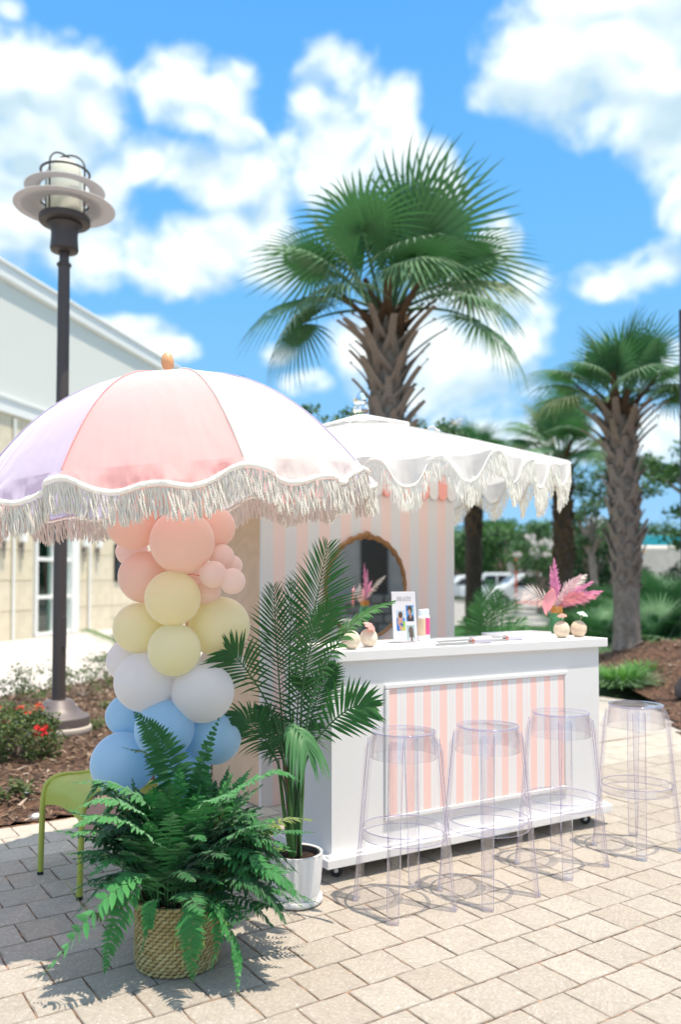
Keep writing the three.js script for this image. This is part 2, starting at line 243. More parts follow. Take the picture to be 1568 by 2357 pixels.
// mulch beds
function inPoly(x, z, poly) { let c = false; for (let i = 0, j = poly.length - 1; i < poly.length; j = i++) { const a = poly[i], b = poly[j]; if ((a.z > z) !== (b.z > z) && x < (b.x - a.x) * (z - a.z) / (b.z - a.z) + a.x) c = !c; } return c; }
function edgeDist(x, z, poly) { let d = 9; for (let i = 0, j = poly.length - 1; i < poly.length; j = i++) { const a = poly[i], b = poly[j], ex = b.x - a.x, ez = b.z - a.z, t = Math.max(0, Math.min(1, ((x - a.x) * ex + (z - a.z) * ez) / (ex * ex + ez * ez))); d = Math.min(d, Math.hypot(x - a.x - t * ex, z - a.z - t * ez)); } return d; }
function bed(name, poly, height, step, chips, seed, tint) {
  const xs = poly.map(p => p.x), zs = poly.map(p => p.z), x0 = Math.min(...xs), x1 = Math.max(...xs), z0 = Math.min(...zs), z1 = Math.max(...zs), m = new MB(), id = new Map(), r = rng(seed);
  const n = Math.ceil((x1 - x0) / step), k = Math.ceil((z1 - z0) / step);
  const vert = (i, j) => { const key = i * 10007 + j; if (!id.has(key)) { const x = x0 + i * step, z = z0 + j * step; id.set(key, m.v(V3(x, height(x, z), z), x, z)); } return id.get(key); };
  for (let i = 0; i < n; i++) for (let j = 0; j < k; j++) if (inPoly(x0 + (i + 0.5) * step, z0 + (j + 0.5) * step, poly)) m.q(vert(i, j), vert(i, j + 1), vert(i + 1, j + 1), vert(i + 1, j));
  const g = struct(name, m.geo(), std(tint, 1, { map: soilTex, bumpMap: soilTex, bumpScale: 0.015 }));
  const chip = new THREE.BoxGeometry(0.05, 0.006, 0.013); const cp_ = chip.attributes.position; for (let i = 0; i < cp_.count; i++) if (cp_.getX(i) > 0) cp_.setZ(i, cp_.getZ(i) * 0.35 + 0.003); chip.computeVertexNormals();
  const im = new THREE.InstancedMesh(chip, std([1, 1, 1], 1), chips); im.name = numbered('mulch_chips'); im.userData.kind = 'stuff'; im.castShadow = im.receiveShadow = true; const q = new THREE.Object3D(), c = new THREE.Color();
  for (let i = 0; i < chips;) { const x = lerp(x0, x1, r()), z = lerp(z0, z1, r()); if (!inPoly(x, z, poly)) continue; const far = Math.max(1, -z / 6); q.position.set(x, height(x, z) + 0.006 * r(), z); q.rotation.set((r() - 0.5) * 0.9, r() * 6.3, (r() - 0.5) * 0.9); const s = (0.5 + 1.1 * r()) * Math.min(2.2, far); q.scale.set(s, 1 + r(), s * (0.6 + r())); q.updateMatrix(); im.setMatrixAt(i, q.matrix); const d = r(); d > 0.9 ? c.setRGB(0.42, 0.33, 0.26) : c.setRGB(0.10 + 0.17 * d, 0.065 + 0.12 * d, 0.045 + 0.085 * d); im.setColorAt(i, c); i++; }
  scene.add(im); tag(im, 'brown wood chips strewn over the planting bed ' + (seed === 4 ? 'at the left behind the green stool' : 'at the right around the palms'), 'mulch');
  return g;
}
const bedL = [uv2(-5.2, 1.80), uv2(0.2, 1.80), uv2(1.1, 2.6), XZ(-1.2, 16), XZ(-2.4, 15), XZ(-3.3, 12.1), XZ(-4.1, 9.95), XZ(-6.3, 3)];
const hL = (x, z) => { const e = edgeDist(x, z, bedL); return 0.002 + 0.075 * sstep(0, 0.6, e) + (0.03 * fbm(x * 3, z * 3, 1, 4) + 0.012 * noise(x * 23, z * 23, 2)) * sstep(0, 0.25, e); };
bed('planting_bed', bedL, hL, 0.07, 15000, 4, [0.42, 0.34, 0.29]);
const bedR = [XZ(3.45, 11.4), XZ(3.62, 10.1), XZ(3.42, 9.0), XZ(3.08, 7.6), XZ(3.2, 5.2), XZ(4.4, 3), XZ(14, 4), XZ(14, 22), XZ(7, 18), XZ(3.4, 13)];
const hR = (x, z) => { const e = edgeDist(x, z, bedR); return 0.002 + 0.16 * sstep(0, 1.2, e) + 0.34 * Math.exp(-((x - 5.2) ** 2 / 3 + (z + 12.4) ** 2 / 5)) + (0.08 * fbm(x * 1.6, z * 1.6, 3, 4) + 0.02 * noise(x * 12, z * 12, 2)) * sstep(0, 0.4, e); };
bed('planting_bed', bedR, hR, 0.12, 9000, 8, [0.50, 0.38, 0.31]); scene.children[scene.children.length - 2].name = 'planting_bed_001';

// ---------- the long building at the left ----------
{
  const b = thing('building', 'long pale building with stone panels below, smooth grey upper wall and white coping', 'building', wall0, Math.atan2(-bdir.z, bdir.x));
  const L0 = -6, L1 = 26, plaster = std([0.68, 0.70, 0.665], 0.9, { bumpMap: grainBump, bumpScale: 0.0008 }), trim = std([0.80, 0.82, 0.81], 0.7), stone = [[0.82, 0.75, 0.61], [0.80, 0.73, 0.58], [0.84, 0.77, 0.635], [0.81, 0.745, 0.615]].map(c => std(c, 0.92, { map: streak, bumpMap: grainBump, bumpScale: 0.002 }));
  const W = (name, x0, x1, y0, y1, z0, z1, m, r = 0.01) => part(b, name, bx(x1 - x0, y1 - y0, z1 - z0, (x0 + x1) / 2, (y0 + y1) / 2, (z0 + z1) / 2, r), m);
  // window opening between x 1.72 and 3.42, up to 3.0
  W('wall', L0, 1.66, -0.1, 8.3, -0.4, -0.06, plaster); W('wall', 3.60, L1, -0.1, 8.3, -0.4, -0.06, plaster); W('wall', 1.66, 3.60, 3.05, 8.3, -0.4, -0.06, plaster);
  W('upper_wall', L0, L1, 5.66, 8.34, -0.06, 0.03, plaster); W('string_course', L0, L1, 5.28, 5.66, -0.06, 0.08, trim); W('string_course', L0, L1, 5.60, 5.68, 0.08, 0.12, trim);
  W('coping', L0 - 0.1, L1 + 0.1, 8.34, 8.66, -0.5, 0.15, trim, 0.03); W('coping', L0 - 0.1, L1 + 0.1, 8.66, 8.74, -0.55, 0.2, trim, 0.02); W('roof', L0, L1, 8.0, 8.2, -14, -0.5, plaster); W('wall', L0, L0 + 0.3, 0, 8.3, -14, -0.4, plaster); W('wall', L1 - 0.3, L1, 0, 8.3, -14, -0.4, plaster);
  W('wall', L0, L1, 0, 8.3, -14.3, -14, plaster);
  const r = rng(12), hs = [-0.05, 0.66, 1.38, 2.10, 3.05, 4.1, 5.28], cuts = [-6, -4.6, -3.2, -1.8, -0.45, 0.72, 1.62, 3.64, 4.25, 5.62, 7.0, 8.4, 9.8, 11.2, 12.6, 14, 15.4, 16.8, 18.2, 19.6, 21, 22.4, 24, 26];
  for (let j = 0; j < 6; j++) for (let i = 0; i + 1 < cuts.length; i++) { if (cuts[i] === 1.62 && hs[j] < 3.0) continue; const m = W('stone_panel', cuts[i] + 0.008, cuts[i + 1] - 0.008, hs[j] + 0.007, hs[j + 1] - 0.007, -0.06, 0.002 + 0.006 * r(), stone[(r() * 4) | 0], 0.008); }
  for (const x of [0.72, 4.25]) part(b, 'downpipe', tube([V3(x, 0, 0.06), V3(x, 3.2, 0.06), V3(x, 5.2, 0.06)], 0.035, 8, 10), trim);
  // tall window
  const wf = W('window', 1.66, 1.76, 0, 3.05, -0.12, 0.06, trim); const wadd = (x0, x1, y0, y1, z0 = -0.1, z1 = 0.04, m = trim, n = 'frame') => part(wf, n, bx(x1 - x0, y1 - y0, z1 - z0, (x0 + x1) / 2, (y0 + y1) / 2, (z0 + z1) / 2, 0.008), m);
  wadd(3.30, 3.66, 0, 3.05, -0.12, 0.09); wadd(2.50, 2.58, 0.06, 3.0); wadd(1.76, 3.30, 2.97, 3.05); wadd(1.76, 3.30, 0, 0.09);
  for (const y of [0.97, 1.92]) wadd(1.76, 3.30, y - 0.045, y + 0.045, -0.1, 0.05);
  const glass = phy([0.80, 0.92, 0.88], 0.02, { transmission: 1, thickness: 0, ior: 1.5 });
  for (const [a, c] of [[0.09, 0.925], [1.015, 1.875], [1.965, 2.97]]) for (const [x0, x1] of [[1.76, 2.5], [2.58, 3.3]]) wadd(x0, x1, a, c, -0.07, -0.06, glass, 'pane');
  // room behind it
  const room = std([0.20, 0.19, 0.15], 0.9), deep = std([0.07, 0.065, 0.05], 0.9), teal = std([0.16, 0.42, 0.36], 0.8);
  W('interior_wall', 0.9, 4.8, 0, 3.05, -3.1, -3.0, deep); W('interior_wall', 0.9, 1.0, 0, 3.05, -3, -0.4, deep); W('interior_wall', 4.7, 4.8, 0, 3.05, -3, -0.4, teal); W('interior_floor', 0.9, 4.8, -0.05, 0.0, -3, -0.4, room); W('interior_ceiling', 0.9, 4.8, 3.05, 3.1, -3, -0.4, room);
  part(b, 'curtain', (() => { const m = new MB(); m.grid(48, 1, (s, t) => [V3(2.66 + s * 0.58, t * 2.95 + 0.03, -0.24 + 0.04 * Math.sin(s * 40)), s, t]); return m.geo(); })(), std([0.32, 0.62, 0.55], 0.9));
  // dark window far along the wall
  const dw = W('window', 5.74, 6.9, 1.36, 2.46, -0.02, 0.05, M.black); part(dw, 'pane', bx(1.0, 0.94, 0.02, 6.32, 1.91, 0.06, 0.004), std([0.03, 0.04, 0.05], 0.05));
  for (const [k, x] of [0.30, 1.02, 3.93, 4.66].entries()) {
    const s = thing('wall_lamp', ['white wall lamp with grey stem, farthest left on the stone wall', 'white wall lamp with grey stem just left of the tall window', 'white wall lamp with grey stem just right of the tall window', 'white wall lamp with grey stem, nearest the salmon balloons'][k], 'wall lamp', wall0.clone().addScaledVector(bdir, x).addScaledVector(bout, 0.012).setY(2.0), b.rotation.y, 'torch-shaped lamps on the stone wall');
    part(s, 'lamp_shade', bx(0.17, 0.27, 0.14, 0, 0.44, 0.10, 0.015), std([0.85, 0.87, 0.86], 0.5)); part(s, 'stem', lathe([[0.0, -0.12], [0.014, -0.11], [0.045, 0.30], [0.05, 0.31], [0, 0.31]], 12).translate(0, 0, 0.08), std([0.22, 0.2, 0.19], 0.5)); part(s, 'bracket', bx(0.05, 0.05, 0.08, 0, 0.2, 0.04), M.darkMetal);
  }
  const tb = thing('side_table', 'low pale table with a blue bowl, seen inside the tall window', 'table', wall0.clone().addScaledVector(bdir, 1.98).addScaledVector(bout, -0.75).setY(0.0), b.rotation.y);
  part(tb, 'tabletop', bx(0.62, 0.04, 0.5, 0, 0.52, 0), std([0.55, 0.52, 0.42], 0.6)); for (const [x, z] of [[-0.26, -0.2], [0.26, -0.2], [-0.26, 0.2], [0.26, 0.2]]) part(tb, 'leg', bx(0.05, 0.5, 0.05, x, 0.25, z), std([0.5, 0.46, 0.36], 0.6));
  const bowl = part(scene, numbered('bowl'), lathe([[0, 0.01], [0.11, 0.012], [0.17, 0.07], [0.175, 0.07], [0.12, 0], [0, 0]], 24), std([0.02, 0.42, 0.66], 0.4)); bowl.position.copy(tb.position).setY(0.545); tag(bowl, 'bright blue bowl on the pale table inside the tall window', 'bowl');
}
// the dark storefront across the plaza, out of frame, that the round mirror shows
{
  const b = thing('storefront', 'grey storefront with dark windows and a rubble stone base, seen in the mirror', 'building', V3(13.2, 0, -2.6), -Math.PI / 2 - 0.38);
  const wall = std([0.42, 0.41, 0.38], 0.9, { map: mottle }), dk = std([0.02, 0.02, 0.022], 0.25), r = rng(9);
  part(b, 'wall', bx(16, 5.2, 0.3, 0, 2.6, -0.25), wall); part(b, 'roof', bx(17, 0.25, 0.9, 0, 5.3, -0.2), wall);
  for (let k = -5; k <= 5; k++) { part(b, 'window', bx(0.62, 3.6, 0.06, k * 1.45, 2.1, -0.08), dk); }
  for (let k = -5; k <= 4; k += 3) { part(b, 'pier', bx(0.62, 5.1, 0.4, k * 1.45 + 0.72, 2.55, 0.1), wall); }
  const st = [[0.30, 0.28, 0.25], [0.38, 0.36, 0.33], [0.24, 0.23, 0.21]].map(c => std(c, 0.95, { map: mottle }));
  for (let k = -24; k < 24; k++) for (let j = 0; j < 5; j++) part(b, 'stone', bx(0.3 + 0.02 * r(), 0.2, 0.3 + 0.12 * r(), k * 0.33 + (j % 2) * 0.16, 0.11 + j * 0.215, 0.16, 0.03), st[(r() * 3) | 0]);
}

// ---------- umbrellas ----------
function strandGeo(seed, len, rad, segs, sides) { // a two-ply twisted cord that hangs and sways a little
  const m = new MB(), r = rng(seed), sx = (r() - 0.5) * 0.018, sz = (r() - 0.5) * 0.012, ph = r() * 6, tw = 2 * Math.PI * len / 0.021;
  for (let k = 0; k <= segs; k++) { const t = k / segs, y = -t * len, ox = sx * t * t + 0.003 * Math.sin(t * 7 + ph), oz = sz * t * t + 0.003 * Math.cos(t * 6 + ph); for (let j = 0; j < sides; j++) { const a = 2 * Math.PI * j / sides, q = rad * (t > 0.96 ? 0.6 : 1) * (0.62 + 0.52 * Math.abs(Math.cos(a))), b = a + tw * t; m.v(V3(ox + q * Math.cos(b), y, oz + q * Math.sin(b)), j / sides, t); } }
  for (let k = 0; k < segs; k++) for (let j = 0; j < sides; j++) { const a = k * sides + j, b = k * sides + (j + 1) % sides; m.q(a, a + sides, b + sides, b); }
  return m.geo();
}
function makeUmbrella(g, o) {
  const { R, Hd, n, th0, pow, lobes, lobe, ridgeDrop, colors, mats, round, strandStep, strandLen, rad, seed } = o, r = rng(seed), sm = o.detail ? 26 : 8, ss = o.detail ? 6 : 4;
  const prof = q => Hd * (1 - Math.pow(q, pow));
  const rim = (k, s, q = 1) => { const a0 = th0 + k * 2 * Math.PI / n, a1 = a0 + 2 * Math.PI / n, a = lerp(a0, a1, s); const c = V3(lerp(Math.sin(a0), Math.sin(a1), s), 0, lerp(Math.cos(a0), Math.cos(a1), s)), d = V3(Math.sin(a), 0, Math.cos(a)); const e = round * Math.sin(Math.PI * q * 0.5); return c.lerp(d, e).multiplyScalar(R * q).setY(prof(q) - o.sag * Math.sin(Math.PI * s) * q * q); };
  const outw = (k, s) => { const a = th0 + (k + s) * 2 * Math.PI / n; return V3(Math.sin(a), 0, Math.cos(a)); };
  const drop = s => { const e = Math.min(s, 1 - s), x = s * lobes, c0 = 0.5 - 0.5 * Math.cos(2 * Math.PI * x), c = lerp(c0, sstep(0, 0.8, c0), o.lobePow), base = Math.min(1, e * lobes * 1.2); return ridgeDrop + lobe * (c * o.notch + (1 - o.notch) * sstep(0, 1, base)); };
  const wr = (k, s, t) => sstep(0, 0.14, Math.min(s, 1 - s)) * wr0(k, s, t), wr0 = (k, s, t) => 0.010 * Math.sin(s * 31 + k * 2.1 + t * 2) * t + 0.022 * Math.sin(s * Math.PI * lobes * 2 + k) * t + 0.012 * noise(s * 9, k * 3.3, t * 2.2) * t + (0.016 * noise(s * 17, k * 5.1, t * 1.1) + 0.010 * noise(s * 40, k * 1.3, t * 1.7)) * t;
  const edge = (k, s, t) => rim(k, s).addScaledVector(outw(k, s), wr(k, s, t) + (o.flare * t + 0.012 * t * Math.sin(Math.PI * s))).add(V3(0, -drop(s) * t, 0));
  const fr = new THREE.Group(); fr.name = 'fringe'; g.add(fr);
  const strands = [0, 1, 2, 3, 4, 5].map(k => strandGeo(seed + k, strandLen, rad, sm, ss)), loose = [], list = [];
  for (let k = 0; k < n; k++) {
    const m = new MB(), cr = o.crease || 0;
    const surf0 = (s, w) => { if (w > 1) return edge(k, s, Math.min(1, w - 1)); const t = Math.max(0.03, w), p = rim(k, s, t); p.y += cr * (0.010 * noise(s * 8, t * 7, k * 4) + 0.007 * noise(s * 21, t * 11, k * 2)) * sstep(0.6, 0.97, t) * Math.min(1, 8 * Math.min(s, 1 - s)); return p; };
    const surf = (s, w) => { const e = 0.035 * sstep(0.7, 0.95, w) * (1 - sstep(1.6, 2, w)); return e ? surf0(s, w - e).add(surf0(s, w + e * 6)).add(surf0(s, w).multiplyScalar(2)).multiplyScalar(0.25) : surf0(s, w); };
    m.grid(84, 40, (s, q) => { const w = q < 0.4 ? q / 0.4 * 0.85 : q < 0.8 ? lerp(0.85, 1.4, (q - 0.4) / 0.4) : lerp(1.4, 2, (q - 0.8) / 0.2); return [surf(s, w), s * R * 0.8, w < 1 ? w * R : R + (w - 1) * 0.12]; });
    part(g, 'canopy_panel', m.geo(), mats[k % mats.length], o.panelLabels && o.panelLabels[k]);
    const seam = []; for (let i = 0; i <= 20; i++) seam.push(rim(k, 0, 0.03 + 0.97 * i / 20).add(V3(0, 0.003, 0))); part(g, 'seam', new THREE.TubeGeometry(curve(seam), 24, 0.0035, 5), mats[k % mats.length]);
    const rib = []; for (let i = 0; i <= 12; i++) rib.push(rim(k, 0, 0.04 + 0.95 * i / 12).add(V3(0, -0.02, 0))); part(g, 'rib', new THREE.TubeGeometry(curve(rib), 14, 0.006, 6), o.ribMat);
    const b = new MB(), N = 110; b.grid(N, 4, (s, t) => { const p = edge(k, s, 1).addScaledVector(outw(k, s), 0.004 + 0.005 * Math.sin(Math.PI * t) + (o.detail ? 0.0025 * Math.abs(Math.sin(s * N * Math.PI / 2)) : 0)); p.y += 0.008 - t * o.trimH; return [p, s * R * 0.8, t * 0.02]; });
    b.grid(N, 1, (s, t) => { const p = edge(k, s, 1).addScaledVector(outw(k, s), 0.004 - 0.008 * t); p.y += 0.008; return [p, s, t]; });
    part(g, 'braid_trim', b.geo(), o.fringeMat);
    const len = 2 * Math.PI * R / n * 1.12, cnt = Math.round(len / strandStep);
    for (let i = 0; i < cnt; i++) { const s = (i + 0.5 + (r() - 0.5) * 0.5) / cnt, p = edge(k, s, 1).addScaledVector(outw(k, s), 0.004 * (r() - 0.3)); p.y += 0.006 - o.trimH; list.push({ p, v: (r() * 6) | 0, a: r() * 6.28, l: 0.86 + 0.24 * r(), tilt: (r() - 0.5) * (r() < 0.12 ? 0.22 : 0.05), tilt2: (r() - 0.5) * 0.05, d: p.clone().applyQuaternion(g.quaternion).add(g.position) }); }
  }
  list.sort((a, b) => Math.hypot(a.d.x, a.d.z) - Math.hypot(b.d.x, b.d.z));
  let left = o.single;
  for (const s of list) {
    const q = new THREE.Object3D(); q.position.copy(s.p); q.rotation.set(s.tilt2, s.a, s.tilt); q.scale.set(1, s.l, 1); q.updateMatrix();
    const px = CX + F * s.d.x / -s.d.z;
    if (left > 0 && px > -40 && px < 1600) { left--; const mm = part(fr, 'strand', strands[s.v], o.fringeMat); mm.position.copy(q.position); mm.rotation.copy(q.rotation); mm.scale.copy(q.scale); }
    else loose.push(strands[s.v].clone().applyMatrix4(q.matrix));
  }
  if (loose.length) { const m = part(fr, 'strand', mergeGeometries(loose), o.fringeMat); m.userData.kind = 'stuff'; }
  return { rim, prof };
}
const fabric = (c, tr = 0.56) => phy(c, 0.95, { transmission: tr, thickness: 0, bumpMap: clothBump, bumpScale: 0.006, sheen: 0.3, sheenRoughness: 0.6 });
const creamFringe = phy([0.985, 0.93, 0.84], 0.9, { sheen: 1, sheenRoughness: 0.5, sheenColor: new THREE.Color(1, 0.97, 0.92) });
{
  const g = thing('beach_umbrella', 'pastel beach umbrella in lavender, pink and white panels with cream rope fringe and wooden finial', 'umbrella', V3(0, 0, 0));
  const Z = 3.77, apex = P(388, 866, Z), n = V3(-0.082, 1, 0.035).normalize(), Hd = 0.475;
  g.quaternion.setFromUnitVectors(V3(0, 1, 0), n); g.position.copy(apex).addScaledVector(n, -Hd);
  const lav = fabric([0.74, 0.67, 0.88]), pink = fabric([0.97, 0.58, 0.575]), whi = fabric([0.84, 0.80, 0.785]), wood = std([0.90, 0.62, 0.40], 0.35, { map: woodTex });
  const um = makeUmbrella(g, { flare: 0.022, lobePow: 0.0, R: 0.838, Hd, n: 8, th0: -18 * Math.PI / 180, pow: 2.45, lobes: 2, lobe: 0.08, ridgeDrop: 0.028, notch: 0.40, mats: [pink, whi, lav, pink, whi, lav, pink, lav], round: 0.85, sag: 0.0, strandStep: 0.0046, strandLen: 0.108, rad: 0.0040, seed: 41, detail: true, single: 300, trimH: 0.021, fringeMat: creamFringe, ribMat: std([0.6, 0.6, 0.58], 0.4, { metalness: 0.5 }), crease: 1 });
  part(g, 'finial', lathe([[0, 0.128], [0.012, 0.126], [0.024, 0.115], [0.032, 0.095], [0.034, 0.078], [0.030, 0.055], [0.020, 0.036], [0.019, 0.030], [0.028, 0.026], [0.036, 0.016], [0.037, 0.006], [0.030, 0.0], [0, 0]], 28).scale(0.86, 0.86, 0.86).translate(0, Hd - 0.004, 0), wood);
  part(g, 'pole', lathe([[0.016, -1.9], [0.019, -1.9], [0.019, Hd - 0.02], [0.0, Hd - 0.02]], 14), wood);
  part(g, 'hub', lathe([[0.02, 0.28], [0.05, 0.28], [0.05, 0.34], [0.02, 0.34]], 14), M.white);
}
{
  const Z = 5.98, g = thing('market_umbrella', 'large white patio umbrella with scalloped valance, cream fringe and clear finial over the striped kiosk', 'umbrella', P(838, 966, Z)), Hd = 0.40; g.position.y -= Hd;
  const n = V3(-0.045, 1, 0.02).normalize(); g.quaternion.setFromUnitVectors(V3(0, 1, 0), n);
  const w = fabric([0.83, 0.83, 0.825], 0.42);
  const um = makeUmbrella(g, { flare: 0.0, lobePow: 0.55, R: 1.41, Hd, n: 8, th0: -14 * Math.PI / 180, pow: 1.12, lobes: 3, lobe: 0.16, ridgeDrop: 0.012, notch: 0.96, mats: [w], round: 0.05, sag: 0.03, strandStep: 0.0062, strandLen: 0.130, rad: 0.0036, seed: 91, single: 0, trimH: 0.016, fringeMat: std([0.97, 0.96, 0.88], 0.9), ribMat: M.white, crease: 1.2 });
  const v = new MB(); v.grid(64, 6, (s, t) => { const a = s * 2 * Math.PI, k = 0.02 * Math.abs(Math.sin(a * 4)); return [V3(Math.sin(a) * (0.03 + 0.30 * t + k * t), Hd + 0.034 - 0.088 * t - 0.012 * t * t * Math.abs(Math.cos(a * 12)), Math.cos(a) * (0.03 + 0.30 * t + k * t)), s, t]; }); part(g, 'vent_cap', v.geo(), w);
  const crystal = phy([0.93, 0.96, 0.97], 0.03, { transmission: 1, thickness: 0.05, ior: 1.5 });
  part(g, 'finial', toCreasedNormals(lathe([[0, 0.155], [0.03, 0.14], [0.055, 0.10], [0.05, 0.075], [0.03, 0.06], [0.05, 0.05], [0.058, 0.02], [0.045, 0.0], [0, 0]], 8), 0.3).translate(0, Hd + 0.045, 0), crystal);
  part(g, 'pole', lathe([[0.02, -2.1], [0.024, -2.1], [0.024, Hd], [0, Hd]], 14), M.white); part(g, 'hub', lathe([[0.02, 0.18], [0.06, 0.18], [0.06, 0.24], [0.02, 0.24]], 14), M.white);
  { const a = um.rim(1, 0.05, 0.55), t = (x, y, z) => a.clone().add(V3(x, y, z)); part(g, 'tie', tube([t(-0.01, 0, 0), t(-0.02, 0.02, 0), t(0.01, 0.03, 0.005), t(0.03, 0.012, 0.01), t(0.05, 0, 0.02)], 0.009, 12, 6), w); }
}
// ---------- striped kiosk ----------
const KT = 37 * Math.PI / 180, KUv = V3(Math.cos(KT), 0, -Math.sin(KT));
const K0 = at(600, 1861), KU = (() => { for (let u = 1; u < 2.4; u += 0.002) { const p = K0.clone().addScaledVector(KUv, u); if (CX + F * p.x / -p.z >= 1046.5) return u; } })();
{
  const k = thing('striped_kiosk', 'plywood kiosk wall painted in pale pink and white stripes behind the counter', 'kiosk', K0, KT), H = 2.2, D = 0.6;
  const n = 19, pk = [240, 214, 206], wh = [224, 222, 221], st = std([1, 1, 1], 0.7, { map: stripesTex(x => { const f = (x * n) % 1, odd = Math.floor(x * n) % 2; return odd ? pk : wh; }) });
  const ply = std([0.86, 0.78, 0.72], 0.75, { map: woodTex });
  const front = bx(KU, H, 0.02, KU / 2, H / 2, -0.01, 0.003); { const p = front.attributes.position, u = front.attributes.uv; for (let i = 0; i < p.count; i++) u.setXY(i, Math.min(0.9995, Math.max(0.0005, p.getX(i) / KU)), 0.5); }
  part(k, 'striped_wall', front, st);
  part(k, 'side_panel', bx(0.02, H - 0.01, D, 0.012, H / 2, -D / 2 - 0.021, 0.003), ply); part(k, 'side_panel', bx(0.02, H - 0.01, D, KU - 0.012, H / 2, -D / 2 - 0.021, 0.003), ply);
  part(k, 'back_panel', bx(KU - 0.05, H - 0.02, 0.02, KU / 2, H / 2, -D - 0.012, 0.003), ply);
  part(k, 'shelf', bx(KU - 0.06, 0.02, D - 0.04, KU / 2, 1.0, -D / 2 - 0.02, 0.003), ply);
  const tab = new THREE.Shape(); tab.moveTo(-0.041, 0.2); tab.lineTo(-0.041, 0); tab.absarc(0, 0, 0.041, Math.PI, 2 * Math.PI, false); tab.lineTo(0.041, 0.2); tab.closePath();
  const tg = new THREE.ExtrudeGeometry(tab, { depth: 0.012, bevelEnabled: true, bevelSize: 0.002, bevelThickness: 0.002, bevelSegments: 1, curveSegments: 10 });
  const N = Math.floor(KU / 0.086); for (let i = 0; i < N; i++) { const m = part(k, 'scallop_tab', tg, i % 2 ? std([0.95, 0.42, 0.36], 0.6) : std([0.80, 0.79, 0.78], 0.6)); m.position.set((i + 0.5) * KU / N, 2.02, 0.006); }
  part(k, 'fascia', bx(KU, 0.05, 0.03, KU / 2, 2.185, 0.02, 0.004), M.white);
}
// ---------- round mirror on it ----------
{
  const c = (() => { const d = ray(842, 1351), o = V3(0, EYE, 0), nrm = V3(Math.sin(KT), 0, Math.cos(KT)), p0 = K0.clone().addScaledVector(nrm, 0.004); const t = p0.sub(o).dot(nrm) / d.dot(nrm); return o.addScaledVector(d, t); })();
  const m = thing('round_mirror', 'round mirror in a carved bronze-brown frame on the striped wall', 'mirror', c, KT), R = 0.335, br = std([0.36, 0.19, 0.075], 0.45, { metalness: 0.3, map: mottle });
  part(m, 'mirror_glass', new THREE.CylinderGeometry(R - 0.006, R - 0.006, 0.006, 64).rotateX(Math.PI / 2).translate(0, 0, 0.008), std([0.86, 0.88, 0.86], 0.02, { metalness: 1 }));
  const ring = new MB(); ring.grid(160, 10, (s, t) => { const a = s * 2 * Math.PI, top = Math.max(0, Math.sin(a)), carve = (0.3 + 0.9 * top) * (0.005 * Math.sin(a * 26) + 0.004 * noise(a * 9, 3, 2)) * (top > 0.02 ? 1 : 0.3), w = 0.010 + 0.008 * top + carve, b = t * 2 * Math.PI; const q = R + 0.006 + w * Math.cos(b); return [V3(Math.cos(a) * q, Math.sin(a) * q, 0.016 + 0.011 * Math.sin(b)), s * 6, t]; }); part(m, 'frame', ring.geo(), br);
  for (const [x, y, s] of [[0, 0.03, 0.03], [-0.035, 0.018, 0.022], [0.035, 0.018, 0.022], [-0.07, 0.008, 0.018], [0.07, 0.008, 0.018], [-0.16, -0.03, 0.016], [0.16, -0.03, 0.016], [-0.25, -0.1, 0.014], [0.25, -0.1, 0.014]]) { const e = new THREE.SphereGeometry(s, 12, 8); e.scale(1, 0.8, 0.5); e.translate(x, R + y - 0.012, 0.022); part(m, 'crest_leaf', e, br); }
}
